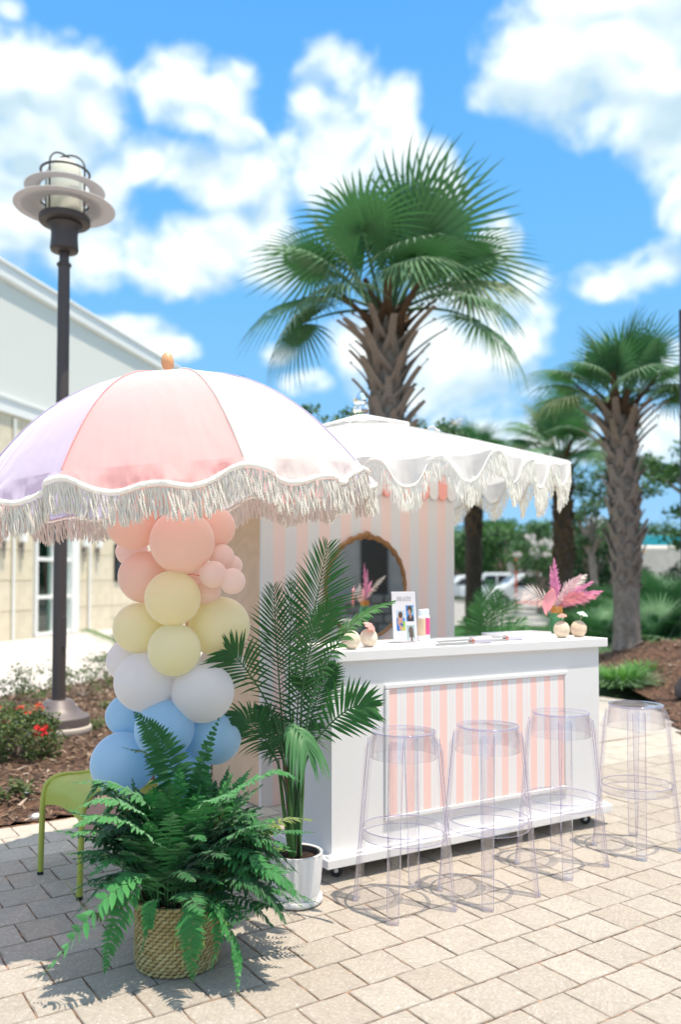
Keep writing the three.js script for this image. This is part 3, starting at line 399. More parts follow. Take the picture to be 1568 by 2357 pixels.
// ---------- white counter ----------
const CT = 1.065;
{
  const c = thing('bar_counter', 'white rolling bar counter with a pink and white striped front panel', 'counter', O, TH), L = 1.90, D = 0.56, b0 = 0.05, bL = L - 0.05, zf = -0.05;
  part(c, 'base_board', bx(L, 0.042, D, L / 2, 0.091, -D / 2, 0.004), M.white); part(c, 'toe_board', bx(L - 0.03, 0.012, 0.03, L / 2, 0.118, zf + 0.016, 0.004), M.white);
  const body = part(c, 'front_panel', bx(bL - b0, 0.902, 0.02, (b0 + bL) / 2, 0.5635, zf - 0.01, 0.002), M.white);
  part(c, 'side_panel', bx(0.02, 0.902, D - 0.13, b0 + 0.0115, 0.5635, zf - 0.022 - (D - 0.13) / 2, 0.002), M.white); part(c, 'side_panel', bx(0.02, 0.902, D - 0.13, bL - 0.0115, 0.5635, zf - 0.022 - (D - 0.13) / 2, 0.002), M.white); part(c, 'inner_shelf', bx(bL - b0 - 0.05, 0.02, D - 0.15, L / 2, 0.55, -D / 2, 0.002), M.white);
  part(c, 'countertop', bx(L - 0.012, 0.050, D - 0.02, L / 2 + 0.002, 1.04, -D / 2 - 0.012, 0.004), M.white);
  // striped insert in a moulding
  const hit = (x, y) => { const d = ray(x, y), o = V3(0, EYE, 0), n = V3(Math.sin(TH), 0, Math.cos(TH)), p0 = O.clone().addScaledVector(n, zf), q = o.clone().addScaledVector(d, p0.sub(o).dot(n) / d.dot(n)); return [q.clone().sub(O).dot(U), q.y]; };
  const xl = hit(894, 1700)[0], xr = hit(1297, 1600)[0], yb = hit(894, 1877)[1], yt = hit(894, 1586)[1];
  const pinkS = [249, 210, 201], wht = [236, 236, 236], line = [240, 216, 210], N = 12;
  const ins = bx(xr - xl, yt - yb, 0.006, (xl + xr) / 2, (yb + yt) / 2, zf + 0.004, 0.001), pp = ins.attributes.position, uu = ins.attributes.uv; for (let i = 0; i < pp.count; i++) uu.setXY(i, Math.min(0.9995, Math.max(0.0005, (pp.getX(i) - xl) / (xr - xl))), 0.5);
  part(c, 'striped_insert', ins, std([1, 1, 1], 0.6, { map: stripesTex(x => { const y = x * (N - 1 + 0.47), f = y % 1; return f < 0.47 ? pinkS : (Math.abs(f - 0.66) < 0.018 || Math.abs(f - 0.82) < 0.018) ? line : wht; }) }));
  const mo = (w, h, x, y) => part(c, 'moulding', bx(w, h, 0.014, x, y, zf + 0.0075, 0.004), M.white); mo(xr - xl + 0.05, 0.022, (xl + xr) / 2, yt + 0.0125); mo(xr - xl + 0.05, 0.022, (xl + xr) / 2, yb - 0.0125); mo(0.022, yt - yb - 0.002, xl - 0.0125, (yb + yt) / 2); mo(0.022, yt - yb - 0.002, xr + 0.0125, (yb + yt) / 2);
  for (const [x, z] of [[0.1, -0.09], [L - 0.13, -0.09], [0.1, -D + 0.1], [L - 0.13, -D + 0.1]]) {
    const g = part(c, 'caster', merge([bx(0.05, 0.006, 0.05, x, 0.066, z), bx(0.003, 0.036, 0.03, x - 0.016, 0.046, z), bx(0.003, 0.036, 0.03, x + 0.016, 0.046, z)]), M.steel);
    part(g, 'wheel', new THREE.CylinderGeometry(0.031, 0.031, 0.022, 24).rotateZ(Math.PI / 2).rotateY(0.9).translate(x, 0.031, z), M.rubber); part(g, 'wheel_hub', new THREE.CylinderGeometry(0.011, 0.011, 0.026, 16).rotateZ(Math.PI / 2).rotateY(0.9).translate(x, 0.031, z), M.white);
  }
}
// ---------- clear stools ----------
{
  const clear = phy([0.966, 0.962, 0.980], 0.04, { transmission: 1, thickness: 0, ior: 1.72 }), edge = phy([0.75, 0.74, 0.88], 0.06, { transmission: 0.8, thickness: 0, ior: 1.55 });
  const s = thing('clear_stool', '', 'stool', V3(0, 0, 0));
  const seat = part(s, 'seat', lathe([[0, 0.744], [0.10, 0.745], [0.134, 0.748], [0.138, 0.744], [0.139, 0.736], [0.134, 0.737], [0, 0.736]], 56), clear);
  part(seat, 'seat_rim', new THREE.TorusGeometry(0.1375, 0.0032, 8, 72).rotateX(Math.PI / 2).translate(0, 0.745, 0), edge);
  part(s, 'skirt', lathe([[0.137, 0.742], [0.141, 0.70], [0.147, 0.635], [0.143, 0.635], [0.137, 0.70], [0.133, 0.738]], 56), clear); part(s, 'skirt_edge', new THREE.TorusGeometry(0.145, 0.0014, 6, 72).rotateX(Math.PI / 2).translate(0, 0.635, 0), clear);
  part(s, 'foot_ring', lathe([[0.178, 0.334], [0.182, 0.334], [0.185, 0.296], [0.181, 0.296], [0.178, 0.334]], 64), clear); part(s, 'ring_edge', new THREE.TorusGeometry(0.180, 0.0022, 6, 80).rotateX(Math.PI / 2).translate(0, 0.334, 0), edge); part(s, 'ring_edge', new THREE.TorusGeometry(0.183, 0.0016, 6, 80).rotateX(Math.PI / 2).translate(0, 0.296, 0), edge);
  for (let k = 0; k < 4; k++) {
    const m = new MB(), N = 22, prof = [[-1, -0.42], [-1, 0.5], [-0.72, 0.62], [0, 0.68], [0.72, 0.62], [1, 0.5], [1, -0.42], [0.82, -0.42], [0.8, 0.34], [0, 0.46], [-0.8, 0.34], [-0.82, -0.42]];
    m.grid(prof.length, N, (a, t) => { const h = t, y = lerp(0.722, 0, h), rr = h < 0.08 ? lerp(0.128, 0.155, sstep(0, 0.08, h)) : lerp(0.155, 0.207, (h - 0.08) / 0.92) + 0.007 * sstep(0.9, 1, h), w = lerp(0.031, 0.024, h), p = prof[Math.round(a * prof.length) % prof.length]; return [V3(p[0] * w, y, rr + p[1] * 0.026), a, t]; });
    m.grid(2, 1, (a, t) => [V3((a - 0.5) * 0.048, 0.001, 0.2 + 0.027 * t), a, t]);
    const leg = part(s, 'leg', m.geo(), clear); leg.rotation.y = k * Math.PI / 2;
    for (const sx of [-1, 1]) part(leg, 'leg_edge', new THREE.TubeGeometry(new THREE.LineCurve3(V3(sx * 0.031, 0.715, 0.151), V3(sx * 0.024, 0.004, 0.222)), 1, 0.0013, 5), edge);
    part(leg, 'foot', bx(0.046, 0.012, 0.03, 0, 0.006, 0.216, 0.004), clear);
  }
  const L = ['clear plastic bar stool at the near left end of the counter front, nearest the palm', 'clear plastic bar stool second from the palm, before the middle of the striped panel', 'clear plastic bar stool third from the palm, before the right end of the striped panel', 'clear plastic bar stool standing apart past the right end of the counter'];
  [[930, 1683, 0.29], [1123, 1670, 0.18], [1291, 1640, 0.12], [1465, 1622, 0.24]].forEach(([x, y, a], i) => { const o = i ? s.clone() : s; if (i) { o.name = numbered('clear_stool'); scene.add(o); } o.position.copy(at(x, y, 0.745)).setY(0.001); o.rotation.y = -a; tag(o, L[i], 'stool', 'clear bar stools along the counter'); });
}

// ---------- balloons ----------
{
  const sal = [[0.99, 0.79, 0.70], [0.99, 0.82, 0.73], [0.99, 0.85, 0.79]], yel = [0.985, 0.94, 0.66], whi = [0.97, 0.935, 0.93], blu = [0.56, 0.80, 0.98];
  const mats = new Map(), mat = c => { const k = c.join(); if (!mats.has(k)) mats.set(k, phy(c, 0.9, { transmission: 0.55, thickness: 0, clearcoat: 0.22, clearcoatRoughness: 0.35 })); return mats.get(k); };
  const list = [ // x, y, radius in the photograph, distance, colour, label, height over width
    [306, 1204, 59, 3.42, sal[0], 'large salmon balloon at the upper left, under the fringe'], [419, 1247, 72, 3.36, sal[1], 'largest salmon balloon, in the middle just under the fringe'], [494, 1214, 46, 3.46, sal[0], 'salmon balloon at the upper right, half behind the largest one'],
    [332, 1328, 58, 3.46, sal[0], 'salmon balloon at the left, resting on the yellow ones'], [302, 1270, 34, 3.62, sal[2], 'pale salmon balloon peeking out behind the left salmon ones'],
    [510, 1281, 28, 3.42, sal[2], 'small salmon balloon under the upper right one'], [491, 1322, 30, 3.34, sal[2], 'small pale pink balloon in front, left of the pair at the right edge'], [535, 1338, 29, 3.36, sal[2], 'small pale pink balloon sticking out farthest right toward the plywood'], [533, 1302, 24, 3.5, sal[2], 'small pink balloon half hidden behind the pair at the right edge'], [477, 1363, 30, 3.46, sal[2], 'small peach balloon between the pale pink pair and the right yellow balloon'],
    [400, 1330, 60, 3.6, sal[0], 'salmon balloon deep in the column behind the top yellow one'], [340, 1140, 62, 3.45, sal[0], 'salmon balloon behind the fringe at the upper left'], [440, 1150, 62, 3.45, sal[1], 'salmon balloon behind the fringe at the upper right'],
    [397, 1377, 62, 3.34, yel, 'pale yellow balloon highest in the middle of the column'], [318, 1446, 56, 3.44, yel, 'pale yellow balloon at the left above the white ones'], [506, 1442, 67, 3.5, yel, 'large pale yellow balloon at the right behind the palm fronds'], [401, 1496, 59, 3.34, yel, 'pale yellow balloon lowest in the middle'],
    [297, 1521, 49, 3.55, whi, 'white balloon at the far left, half hidden by its neighbours'], [331, 1570, 66, 3.40, whi, 'large white balloon at the left over the blue ones'], [467, 1592, 69, 3.40, whi, 'large white balloon at the right under the palm frond'], [512, 1538, 52, 3.58, whi, 'white balloon behind the palm frond, under the right yellow one'], [400, 1560, 60, 3.62, whi, 'white balloon deep in the column between the two large ones'],
    [294, 1647, 48, 3.52, blu, 'blue balloon at the left under the white one'], [378, 1679, 66, 3.38, blu, 'blue balloon in the middle behind the tall fern frond'], [493, 1697, 60, 3.48, blu, 'blue balloon at the right behind the palm'], [281, 1757, 69, 3.42, blu, 'large blue balloon at the lower left over the green stool'], [400, 1640, 52, 3.64, blu, 'blue balloon deep in the column under the white ones'], [420, 1770, 62, 3.52, blu, 'blue balloon low behind the fern'],
  ];
  const r = rng(31);
  for (const [x, y, rad, Z0, c, label] of list) {
    const Z = Z0 * 1.0, R = rad * 1.03 / F * Z, b = thing('balloon', label, 'balloon', P(x, y, Z)); b.userData.group = undefined; delete b.userData.group;
    const pts = []; for (let k = 0; k <= 26; k++) { const a = Math.PI * k / 26, q = Math.sin(a), neck = 1 - 0.10 * Math.max(0, -Math.cos(a)) ** 3; pts.push([Math.max(0.0001, R * q * neck), -R * 1.04 * Math.cos(a) * (Math.cos(a) > 0 ? 1.06 : 1)].map(v => v)); }
    const skin = part(b, 'skin', lathe(pts, 36), mat(c)); part(b, 'knot', merge([lathe([[0.010, -0.016], [0.012, -0.014], [0.005, 0], [0.009, 0.012], [0.0, 0.016]], 10).translate(0, -R * 1.10 - 0.004, 0)]), mat(c));
    // the knots point to the middle of the column
    const axis = P(415, y, 3.62).sub(b.position).normalize(); axis.y += (r() - 0.5) * 0.5; axis.normalize(); b.quaternion.setFromUnitVectors(V3(0, -1, 0), axis);
  }
  const line = thing('orange_cord', 'thin orange cord stretched between the salmon balloons', 'cord', V3(0, 0, 0)); part(line, 'strand', tube([P(425, 1324, 3.42), P(440, 1322, 3.44), P(462, 1326, 3.42)], 0.0016, 8, 5), std([0.7, 0.2, 0.05], 0.6));
}

// ---------- fronds ----------
// a rachis with leaflets on both sides; len(t) length, ang(t) angle to the rachis
function frondGeo(o) {
  const m = new MB(), r = rng(o.seed), c = curve(o.pts), n = o.n, up = o.up || V3(0, 1, 0), K = o.K || 3;
  const rp = []; for (let k = 0; k <= 14; k++) rp.push(c.getPoint(k / 14)); m.tube(rp, t => lerp(o.rach, o.rach * 0.25, t), 5);
  for (let i = 0; i < n; i++) for (const side of [-1, 1]) {
    if (o.skip && r() < o.skip) continue;
    const t = Math.min(0.995, lerp(o.t0 || 0, 1, (i + 0.5 + (r() - 0.5) * 0.35) / n)), q = (i + 0.5) / n, p = c.getPoint(t), T = c.getTangent(t).normalize();
    let N = up.clone().addScaledVector(T, -up.dot(T)); if (N.length() < 0.2) N = V3(0.3, 0.2, 0.9).addScaledVector(T, -V3(0.3, 0.2, 0.9).dot(T)); N.normalize();
    const S = V3(0, 0, 0).crossVectors(T, N).multiplyScalar(side), a = o.ang(q) + (r() - 0.5) * (o.jit || 0.15), L = o.len(q) * (1 + (r() - 0.5) * (o.ljit || 0.15)), lift = (o.lift || 0) + (r() - 0.5) * (o.jit || 0.15);
    const D = S.multiplyScalar(Math.sin(a)).addScaledVector(T, Math.cos(a)).addScaledVector(N, lift).normalize(), droop = o.droop * (0.7 + 0.6 * r());
    const wv0 = T.clone().addScaledVector(D, -T.dot(D)); if (wv0.length() < 0.05) wv0.copy(N); wv0.normalize(); const nn = V3(0, 0, 0).crossVectors(wv0, D).normalize(); const tw = (r() - 0.5) * (o.twist || 0.5); wv0.multiplyScalar(Math.cos(tw)).addScaledVector(nn, Math.sin(tw));
    const prev = []; let a0, a1, a2;
    for (let k = 0; k <= K; k++) {
      const s = k / K, w = o.w * (o.wide ? (s < 0.25 ? 0.55 + 1.8 * s : 1 - ((s - 0.25) / 0.75) ** 1.6) : (s < 0.35 ? 0.35 + 1.85 * s : 1 - ((s - 0.35) / 0.65) ** 1.5)) * Math.min(1, 0.35 + L / o.lmax), pt = p.clone().addScaledVector(D, L * (s - (o.droop * 0.22) * s * s)); pt.y -= droop * L * s * s; if (o.curl) pt.addScaledVector(T, o.curl * L * s * s);
      const v = o.floor; if (v !== undefined && pt.y < v) pt.y = v;
      if (k === K) { const e = m.v(pt, 0.5, s); m.t(a0, a1, e); m.t(a1, a2, e); break; }
      const fold = o.fold || 0.25, cpt = pt.clone().addScaledVector(nn, -w * fold);
      const b0 = m.v(pt.clone().addScaledVector(wv0, -w), 0, s), b1 = m.v(cpt, 0.5, s), b2 = m.v(pt.clone().addScaledVector(wv0, w), 1, s);
      if (k) { m.q(a0, a1, b1, b0); m.q(a1, a2, b2, b1); } a0 = b0; a1 = b1; a2 = b2;
    }
  }
  return m.geo();
}
const bell = (a, b, p = 1) => q => (q < a ? lerp(0.35, 1, q / a) : Math.pow(Math.max(0, 1 - (q - a) / (1 - a)), b)) * p;

// ---------- fern in the basket ----------
const FZ = 3.16, FB = at(408, 2212).setY(0);
{
  const b = thing('basket', 'round woven seagrass basket holding the big fern', 'basket', FB), R = 0.148, H = 0.245, r = rng(8);
  part(b, 'wall', lathe([[0, 0.004], [R * 0.9, 0.004], [R * 0.985, 0.02], [R, 0.1], [R * 1.0, H - 0.004], [R - 0.008, H], [R - 0.012, H - 0.02], [R - 0.014, 0.05], [0, 0.05]], 48), std([0.42, 0.29, 0.15], 0.9));
  const rows = 19, knots = [], seagrass = [[0.62, 0.44, 0.25], [0.54, 0.37, 0.19], [0.68, 0.51, 0.31]].map(c => std(c, 0.75, { map: leafTex })); const by = [[], [], []];
  for (let j = 0; j < rows; j++) { const y = 0.010 + (H - 0.016) * j / (rows - 1), q = R * (y < 0.03 ? 0.97 : 1.0), cnt = 38; for (let k = 0; k < cnt; k++) { const g = new THREE.SphereGeometry(1, 7, 4); g.scale(0.0155, 0.0068, 0.0055); g.rotateZ(0.30 + (r() - 0.5) * 0.22); const a = 2 * Math.PI * (k + (j % 2) * 0.5 + (r() - 0.5) * 0.15) / cnt; g.translate(0, y + (r() - 0.5) * 0.0015, q + 0.003 + r() * 0.0015); g.rotateY(a); by[(r() * 3) | 0].push(g); } }
  by.forEach((g, k) => { const m = part(b, 'weave', mergeGeometries(g), seagrass[k]); m.userData.kind = 'stuff'; });
  part(b, 'soil', new THREE.CircleGeometry(R - 0.014, 32).rotateX(-Math.PI / 2).translate(0, H - 0.05, 0), M.soil);
  const f = thing('fern', 'large bushy green fern with arching and trailing fronds in the woven basket', 'fern', FB.clone().setY(0.2));
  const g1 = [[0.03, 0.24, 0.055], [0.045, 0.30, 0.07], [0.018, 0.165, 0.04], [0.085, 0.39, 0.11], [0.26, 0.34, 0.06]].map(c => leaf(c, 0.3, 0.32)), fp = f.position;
  const fr = (ptsW, n, L, w, o = {}) => { const g = frondGeo({ pts: ptsW.map(p => p.clone().sub(fp)), n, len: bell(0.22, 0.75, L), lmax: L, w, ang: q => lerp(1.45, 0.75, q * q), droop: 0.22, rach: 0.0028, seed: 900 + f.children.length, K: 3, wide: true, fold: 0.18, jit: 0.35, twist: 0.9, lift: 0.05, curl: 0.12, t0: 0.14, floor: -fp.y + 0.006, ...o }); part(f, 'frond', g, o.m || g1[(r() * 3) | 0]); };
  const c0 = FB.clone().setY(0.25), q = (x, y, Z) => P(x, y, Z);
  // fronds that the photograph shows one by one
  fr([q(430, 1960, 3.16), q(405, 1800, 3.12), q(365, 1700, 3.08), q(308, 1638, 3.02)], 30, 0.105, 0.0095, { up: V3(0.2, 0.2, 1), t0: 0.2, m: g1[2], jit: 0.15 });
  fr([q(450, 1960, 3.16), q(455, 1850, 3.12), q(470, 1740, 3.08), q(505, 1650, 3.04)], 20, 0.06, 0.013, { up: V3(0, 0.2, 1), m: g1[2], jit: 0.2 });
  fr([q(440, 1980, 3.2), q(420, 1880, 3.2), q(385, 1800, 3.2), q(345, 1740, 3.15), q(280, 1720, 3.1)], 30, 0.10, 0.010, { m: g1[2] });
  fr([q(440, 1980, 3.16), q(470, 1890, 3.12), q(560, 1810, 3.1), q(640, 1775, 3.1), q(695, 1800, 3.1)], 40, 0.085, 0.0095, { m: g1[1] });
  fr([q(420, 1990, 3.1), q(380, 1900, 3.05), q(320, 1835, 3.0), q(240, 1800, 2.98), q(165, 1802, 2.95)], 34, 0.085, 0.0095, { m: g1[1] });
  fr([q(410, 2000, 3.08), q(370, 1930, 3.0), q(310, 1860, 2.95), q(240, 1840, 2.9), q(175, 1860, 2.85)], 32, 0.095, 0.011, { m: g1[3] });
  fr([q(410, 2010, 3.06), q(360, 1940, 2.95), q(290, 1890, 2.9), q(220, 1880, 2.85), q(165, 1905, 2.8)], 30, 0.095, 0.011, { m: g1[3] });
  fr([q(430, 2000, 3.06), q(450, 1900, 3.0), q(470, 1850, 2.95), q(520, 1830, 2.92), q(570, 1800, 2.95)], 30, 0.07, 0.010, { m: g1[3] });
  fr([q(450, 2020, 3.1), q(540, 1960, 3.08), q(590, 1900, 3.05), q(645, 1880, 3.05)], 30, 0.075, 0.009, {});
  fr([q(480, 2030, 3.1), q(570, 1990, 3.0), q(640, 2010, 2.95), q(690, 2075, 2.92)], 36, 0.085, 0.0095, { m: g1[1] });
  fr([q(460, 2050, 3.05), q(550, 2020, 2.95), q(620, 2060, 2.92), q(660, 2130, 2.9)], 34, 0.08, 0.0095, {});
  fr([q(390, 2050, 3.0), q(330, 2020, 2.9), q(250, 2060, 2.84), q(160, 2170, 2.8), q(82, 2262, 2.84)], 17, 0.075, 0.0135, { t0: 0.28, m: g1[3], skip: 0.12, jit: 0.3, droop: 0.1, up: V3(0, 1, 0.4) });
  fr([q(380, 2060, 2.98), q(320, 2040, 2.9), q(275, 2110, 2.88), q(252, 2180, 2.87), q(240, 2242, 2.88)], 20, 0.06, 0.0088, { t0: 0.25, m: g1[1], up: V3(0, 0.3, 1) });
  fr([q(420, 2060, 3.0), q(430, 2080, 2.9), q(440, 2120, 2.86), q(440, 2190, 2.86), q(443, 2262, 2.88)], 22, 0.07, 0.0085, { t0: 0.3, m: g1[1], up: V3(0, 0.2, 1), droop: 0.12 });
  fr([q(455, 2060, 3.0), q(480, 2070, 2.92), q(520, 2130, 2.9), q(545, 2200, 2.88), q(548, 2285, 2.8)], 20, 0.04, 0.012, { t0: 0.3, m: g1[1] });
  fr([q(370, 2070, 2.98), q(345, 2080, 2.9), q(338, 2140, 2.88), q(322, 2200, 2.87)], 22, 0.035, 0.009, { m: g1[1] });
  fr([q(480, 2080, 2.98), q(500, 2090, 2.92), q(505, 2150, 2.9), q(485, 2235, 2.87)], 16, 0.05, 0.008, { m: g1[1] });
  for (const [x, y, Z] of [[420, 2230, 2.86], [455, 2210, 2.86], [400, 2190, 2.86], [545, 2110, 2.95], [470, 2180, 2.86]]) { const m = new MB(); m.tube([c0, q(lerp(440, x, 0.5), 2085, 2.93), q(lerp(440, x, 0.8), 2130, 2.9), q(x, y, Z)].map(p => p.clone().sub(fp)), 0.0011, 4); part(f, 'runner', m.geo(), std([0.35, 0.42, 0.12], 0.8)); }
  for (let k = 0; k < 26; k++) { const rt = k % 3 > 0, x = rt ? lerp(590, 690, r()) : lerp(190, 290, r()), y = rt ? lerp(1900, 2140, r()) : lerp(1850, 2060, r()), Z = lerp(2.9, 3.25, r()); fr([q(lerp(430, x, 0.1), 2030, 3.14), q(lerp(420, x, 0.45), lerp(1960, y, 0.3) - 40, lerp(3.12, Z, 0.5)), q(lerp(410, x, 0.82), y - 45, lerp(3.1, Z, 0.85)), q(x, y, Z)], 24, 0.07, 0.0105, {}); }
  // the bush of all the others
  for (let k = 0; k < 215; k++) {
    const low = k % 7 === 0, a = r() * 6.283, e = r(), Lr = low ? lerp(0.20, 0.34, r()) : lerp(0.30, 0.54, r()), el = low ? lerp(0.6, 0.1, r()) : lerp(1.5, 0.75, Math.pow(e, 0.9)), rr = 0.11 * Math.sqrt(r()), base = V3(FB.x + Math.cos(a + r()) * rr, 0.23, FB.z + Math.sin(a + r()) * rr);
    const dir = V3(Math.cos(a) * Math.cos(el), Math.sin(el), Math.sin(a) * Math.cos(el) * 0.8), reach = Lr * (dir.x < 0 ? 0.86 : 1.0), hang = (0.05 + 0.17 * r()) * (1.45 - el), p1 = base.clone().addScaledVector(dir, reach * 0.42).add(V3(0, 0.03, 0)), p2 = base.clone().addScaledVector(dir, reach * 0.82).add(V3(dir.x * 0.05, -0.2 * hang, dir.z * 0.05)), p3 = base.clone().addScaledVector(dir, reach).add(V3(dir.x * 0.14, -0.9 * hang, dir.z * 0.12));
    for (const p of [p1, p2, p3]) if (p.y < 0.03) p.y = 0.03 + r() * 0.03;
    if (p3.z > FB.z + 0.08 && p3.y < 0.32) { if (low && k % 2) continue; p3.y = 0.28 + 0.1 * r(); }
    fr([base, p1, p2, p3], 24, 0.055 + 0.035 * r(), 0.0078, { m: r() < 0.16 ? g1[3] : r() < 0.04 ? g1[4] : undefined });
  }
}
// ---------- palm in the white pot ----------
{
  const Z = 3.7, B = at(681, 2074).setY(0), pot = thing('plant_pot', 'white ribbed ceramic pot on a saucer holding the tall palm', 'pot', B), R = 0.117, H = 0.215, m = new MB(), ce = std([0.82, 0.82, 0.82], 0.55, { bumpMap: grainBump, bumpScale: 0.002 });
  m.grid(160, 14, (s, t) => { const a = s * 2 * Math.PI, y = 0.022 + t * (H - 0.022), q = R * lerp(0.80, 1, Math.sqrt(t)) + (t > 0.93 ? 0 : 0.0022 * Math.cos(a * 20) + ((Math.floor(s * 20) % 2) ? 0.0011 * Math.sin(t * 60 + 2 * Math.sin(a * 40)) : 0)); return [V3(q * Math.sin(a), y, q * Math.cos(a)), s, t * 0.3]; });
  part(pot, 'wall', m.geo(), ce); part(pot, 'rim', lathe([[R - 0.001, H - 0.004], [R + 0.001, H], [R - 0.006, H + 0.003], [R - 0.012, H - 0.004], [R - 0.016, 0.12]], 64), ce); part(pot, 'saucer', lathe([[0, 0.002], [0.112, 0.002], [0.118, 0.012], [0.117, 0.028], [0.110, 0.030], [0.104, 0.014], [0, 0.014]], 56), ce);
  part(pot, 'inner_pot', lathe([[R - 0.017, H - 0.02], [R - 0.015, H - 0.002], [R - 0.020, H - 0.001], [R - 0.024, H - 0.03]], 48), M.black);
  const so = new MB(), r = rng(14); so.grid(40, 8, (s, t) => { const a = s * 6.2832, q = t * (R - 0.02); return [V3(q * Math.cos(a), H - 0.028 + 0.014 * fbm(Math.cos(a) * q * 60, Math.sin(a) * q * 60, 3, 3) + 0.012 * (1 - t), q * Math.sin(a)), Math.cos(a) * q, Math.sin(a) * q]; }); part(pot, 'soil', so.geo(), std([0.16, 0.11, 0.08], 1, { map: soilTex }));
  const pl = thing('potted_palm', 'tall green feather palm in the white pot at the counter corner', 'palm', B.clone().setY(0.19)), fp = pl.position, q = (x, y, z = Z) => P(x, y, z);
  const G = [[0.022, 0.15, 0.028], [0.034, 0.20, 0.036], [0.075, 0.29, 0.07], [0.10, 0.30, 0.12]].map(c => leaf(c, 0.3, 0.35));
  const fr = (pts, n, L, w, o = {}) => { const base = V3(B.x + (r() - 0.5) * 0.05, 0.2, B.z + (r() - 0.5) * 0.05); part(pl, 'frond', frondGeo({ pts: [base, ...pts].map(p => p.clone().sub(fp)), n, len: bell(0.3, 0.45, L), lmax: L, w, ang: s => lerp(1.15, 0.35, s), droop: 0.14, rach: 0.0058, seed: 50 + pl.children.length, K: 5, fold: 0.3, jit: 0.10, twist: 0.35, lift: 0.1, ljit: 0.1, ...o }), o.m || G[(r() * 2) | 0]); };
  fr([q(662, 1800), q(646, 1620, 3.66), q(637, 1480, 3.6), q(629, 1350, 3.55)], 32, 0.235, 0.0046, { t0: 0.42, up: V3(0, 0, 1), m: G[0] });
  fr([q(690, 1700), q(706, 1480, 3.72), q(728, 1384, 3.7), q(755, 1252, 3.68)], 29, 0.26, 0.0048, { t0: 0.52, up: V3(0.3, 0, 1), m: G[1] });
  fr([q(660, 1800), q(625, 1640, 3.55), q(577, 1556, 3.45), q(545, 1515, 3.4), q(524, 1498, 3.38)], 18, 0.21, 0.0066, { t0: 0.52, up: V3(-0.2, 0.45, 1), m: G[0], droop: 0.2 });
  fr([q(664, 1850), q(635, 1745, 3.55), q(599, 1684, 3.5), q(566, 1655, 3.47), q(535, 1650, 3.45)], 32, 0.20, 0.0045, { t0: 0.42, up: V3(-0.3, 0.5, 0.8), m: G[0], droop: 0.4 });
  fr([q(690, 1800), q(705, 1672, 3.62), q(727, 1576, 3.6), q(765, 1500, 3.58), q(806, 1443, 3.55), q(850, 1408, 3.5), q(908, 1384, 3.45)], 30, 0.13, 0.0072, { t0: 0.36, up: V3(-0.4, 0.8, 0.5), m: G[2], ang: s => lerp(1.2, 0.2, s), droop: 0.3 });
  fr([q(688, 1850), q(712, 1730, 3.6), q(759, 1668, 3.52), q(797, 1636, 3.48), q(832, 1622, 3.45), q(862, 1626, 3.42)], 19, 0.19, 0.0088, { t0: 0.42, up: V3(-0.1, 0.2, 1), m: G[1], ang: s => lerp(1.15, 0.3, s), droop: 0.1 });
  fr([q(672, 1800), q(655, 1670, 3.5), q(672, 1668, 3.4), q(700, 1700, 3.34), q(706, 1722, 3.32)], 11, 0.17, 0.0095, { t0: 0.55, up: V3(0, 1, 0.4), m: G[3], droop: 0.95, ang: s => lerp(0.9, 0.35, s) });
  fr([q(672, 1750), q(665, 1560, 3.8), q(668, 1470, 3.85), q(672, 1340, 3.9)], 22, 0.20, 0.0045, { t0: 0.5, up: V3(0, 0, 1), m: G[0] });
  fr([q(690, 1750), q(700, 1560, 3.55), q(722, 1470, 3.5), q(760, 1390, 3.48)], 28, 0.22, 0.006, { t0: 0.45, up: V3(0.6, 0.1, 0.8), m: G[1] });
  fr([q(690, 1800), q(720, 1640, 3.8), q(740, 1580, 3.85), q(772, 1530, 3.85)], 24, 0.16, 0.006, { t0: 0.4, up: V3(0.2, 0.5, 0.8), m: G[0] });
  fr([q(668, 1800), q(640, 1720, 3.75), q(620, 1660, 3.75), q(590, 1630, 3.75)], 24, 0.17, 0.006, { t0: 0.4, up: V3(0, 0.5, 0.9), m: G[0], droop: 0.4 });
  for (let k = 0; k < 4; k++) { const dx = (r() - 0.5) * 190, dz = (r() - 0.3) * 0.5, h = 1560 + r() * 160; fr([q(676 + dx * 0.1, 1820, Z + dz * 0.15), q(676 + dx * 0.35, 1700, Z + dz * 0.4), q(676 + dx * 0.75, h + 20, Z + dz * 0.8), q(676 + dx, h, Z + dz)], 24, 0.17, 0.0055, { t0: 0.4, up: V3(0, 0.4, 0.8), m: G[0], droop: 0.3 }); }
  // stalks at the base
  const st = std([0.20, 0.17, 0.075], 0.6, { map: barkTex }), sg = std([0.09, 0.22, 0.05], 0.5, { map: leafTex });
  [[672, 1965, 655, 1760, 0.014, st], [676, 1965, 690, 1740, 0.013, st], [668, 1960, 664, 1700, 0.012, sg], [684, 1962, 702, 1690, 0.0085, sg], [672, 1962, 674, 1640, 0.010, sg], [664, 1960, 640, 1750, 0.010, sg]].forEach(([x0, y0, x1, y1, w, mm], k) => { const a = V3(B.x + (x0 - 676) * 0.0016, 0.2, B.z + (k % 3 - 1) * 0.015), e = q(x1, y1, Z + (k % 2 ? 0.02 : -0.03)), mid = a.clone().lerp(e, 0.5).add(V3((x0 - 676) * 0.0004, 0, 0)); const mb = new MB(); mb.tube([0, 0.12, 0.3, 0.5, 0.75, 1].map(t => a.clone().lerp(mid, Math.min(1, t * 2)).lerp(e, Math.max(0, t * 2 - 1)).sub(fp)), t => w * lerp(1.25, 0.55, t), 9); part(pl, 'stalk', mb.geo(), mm); });
}
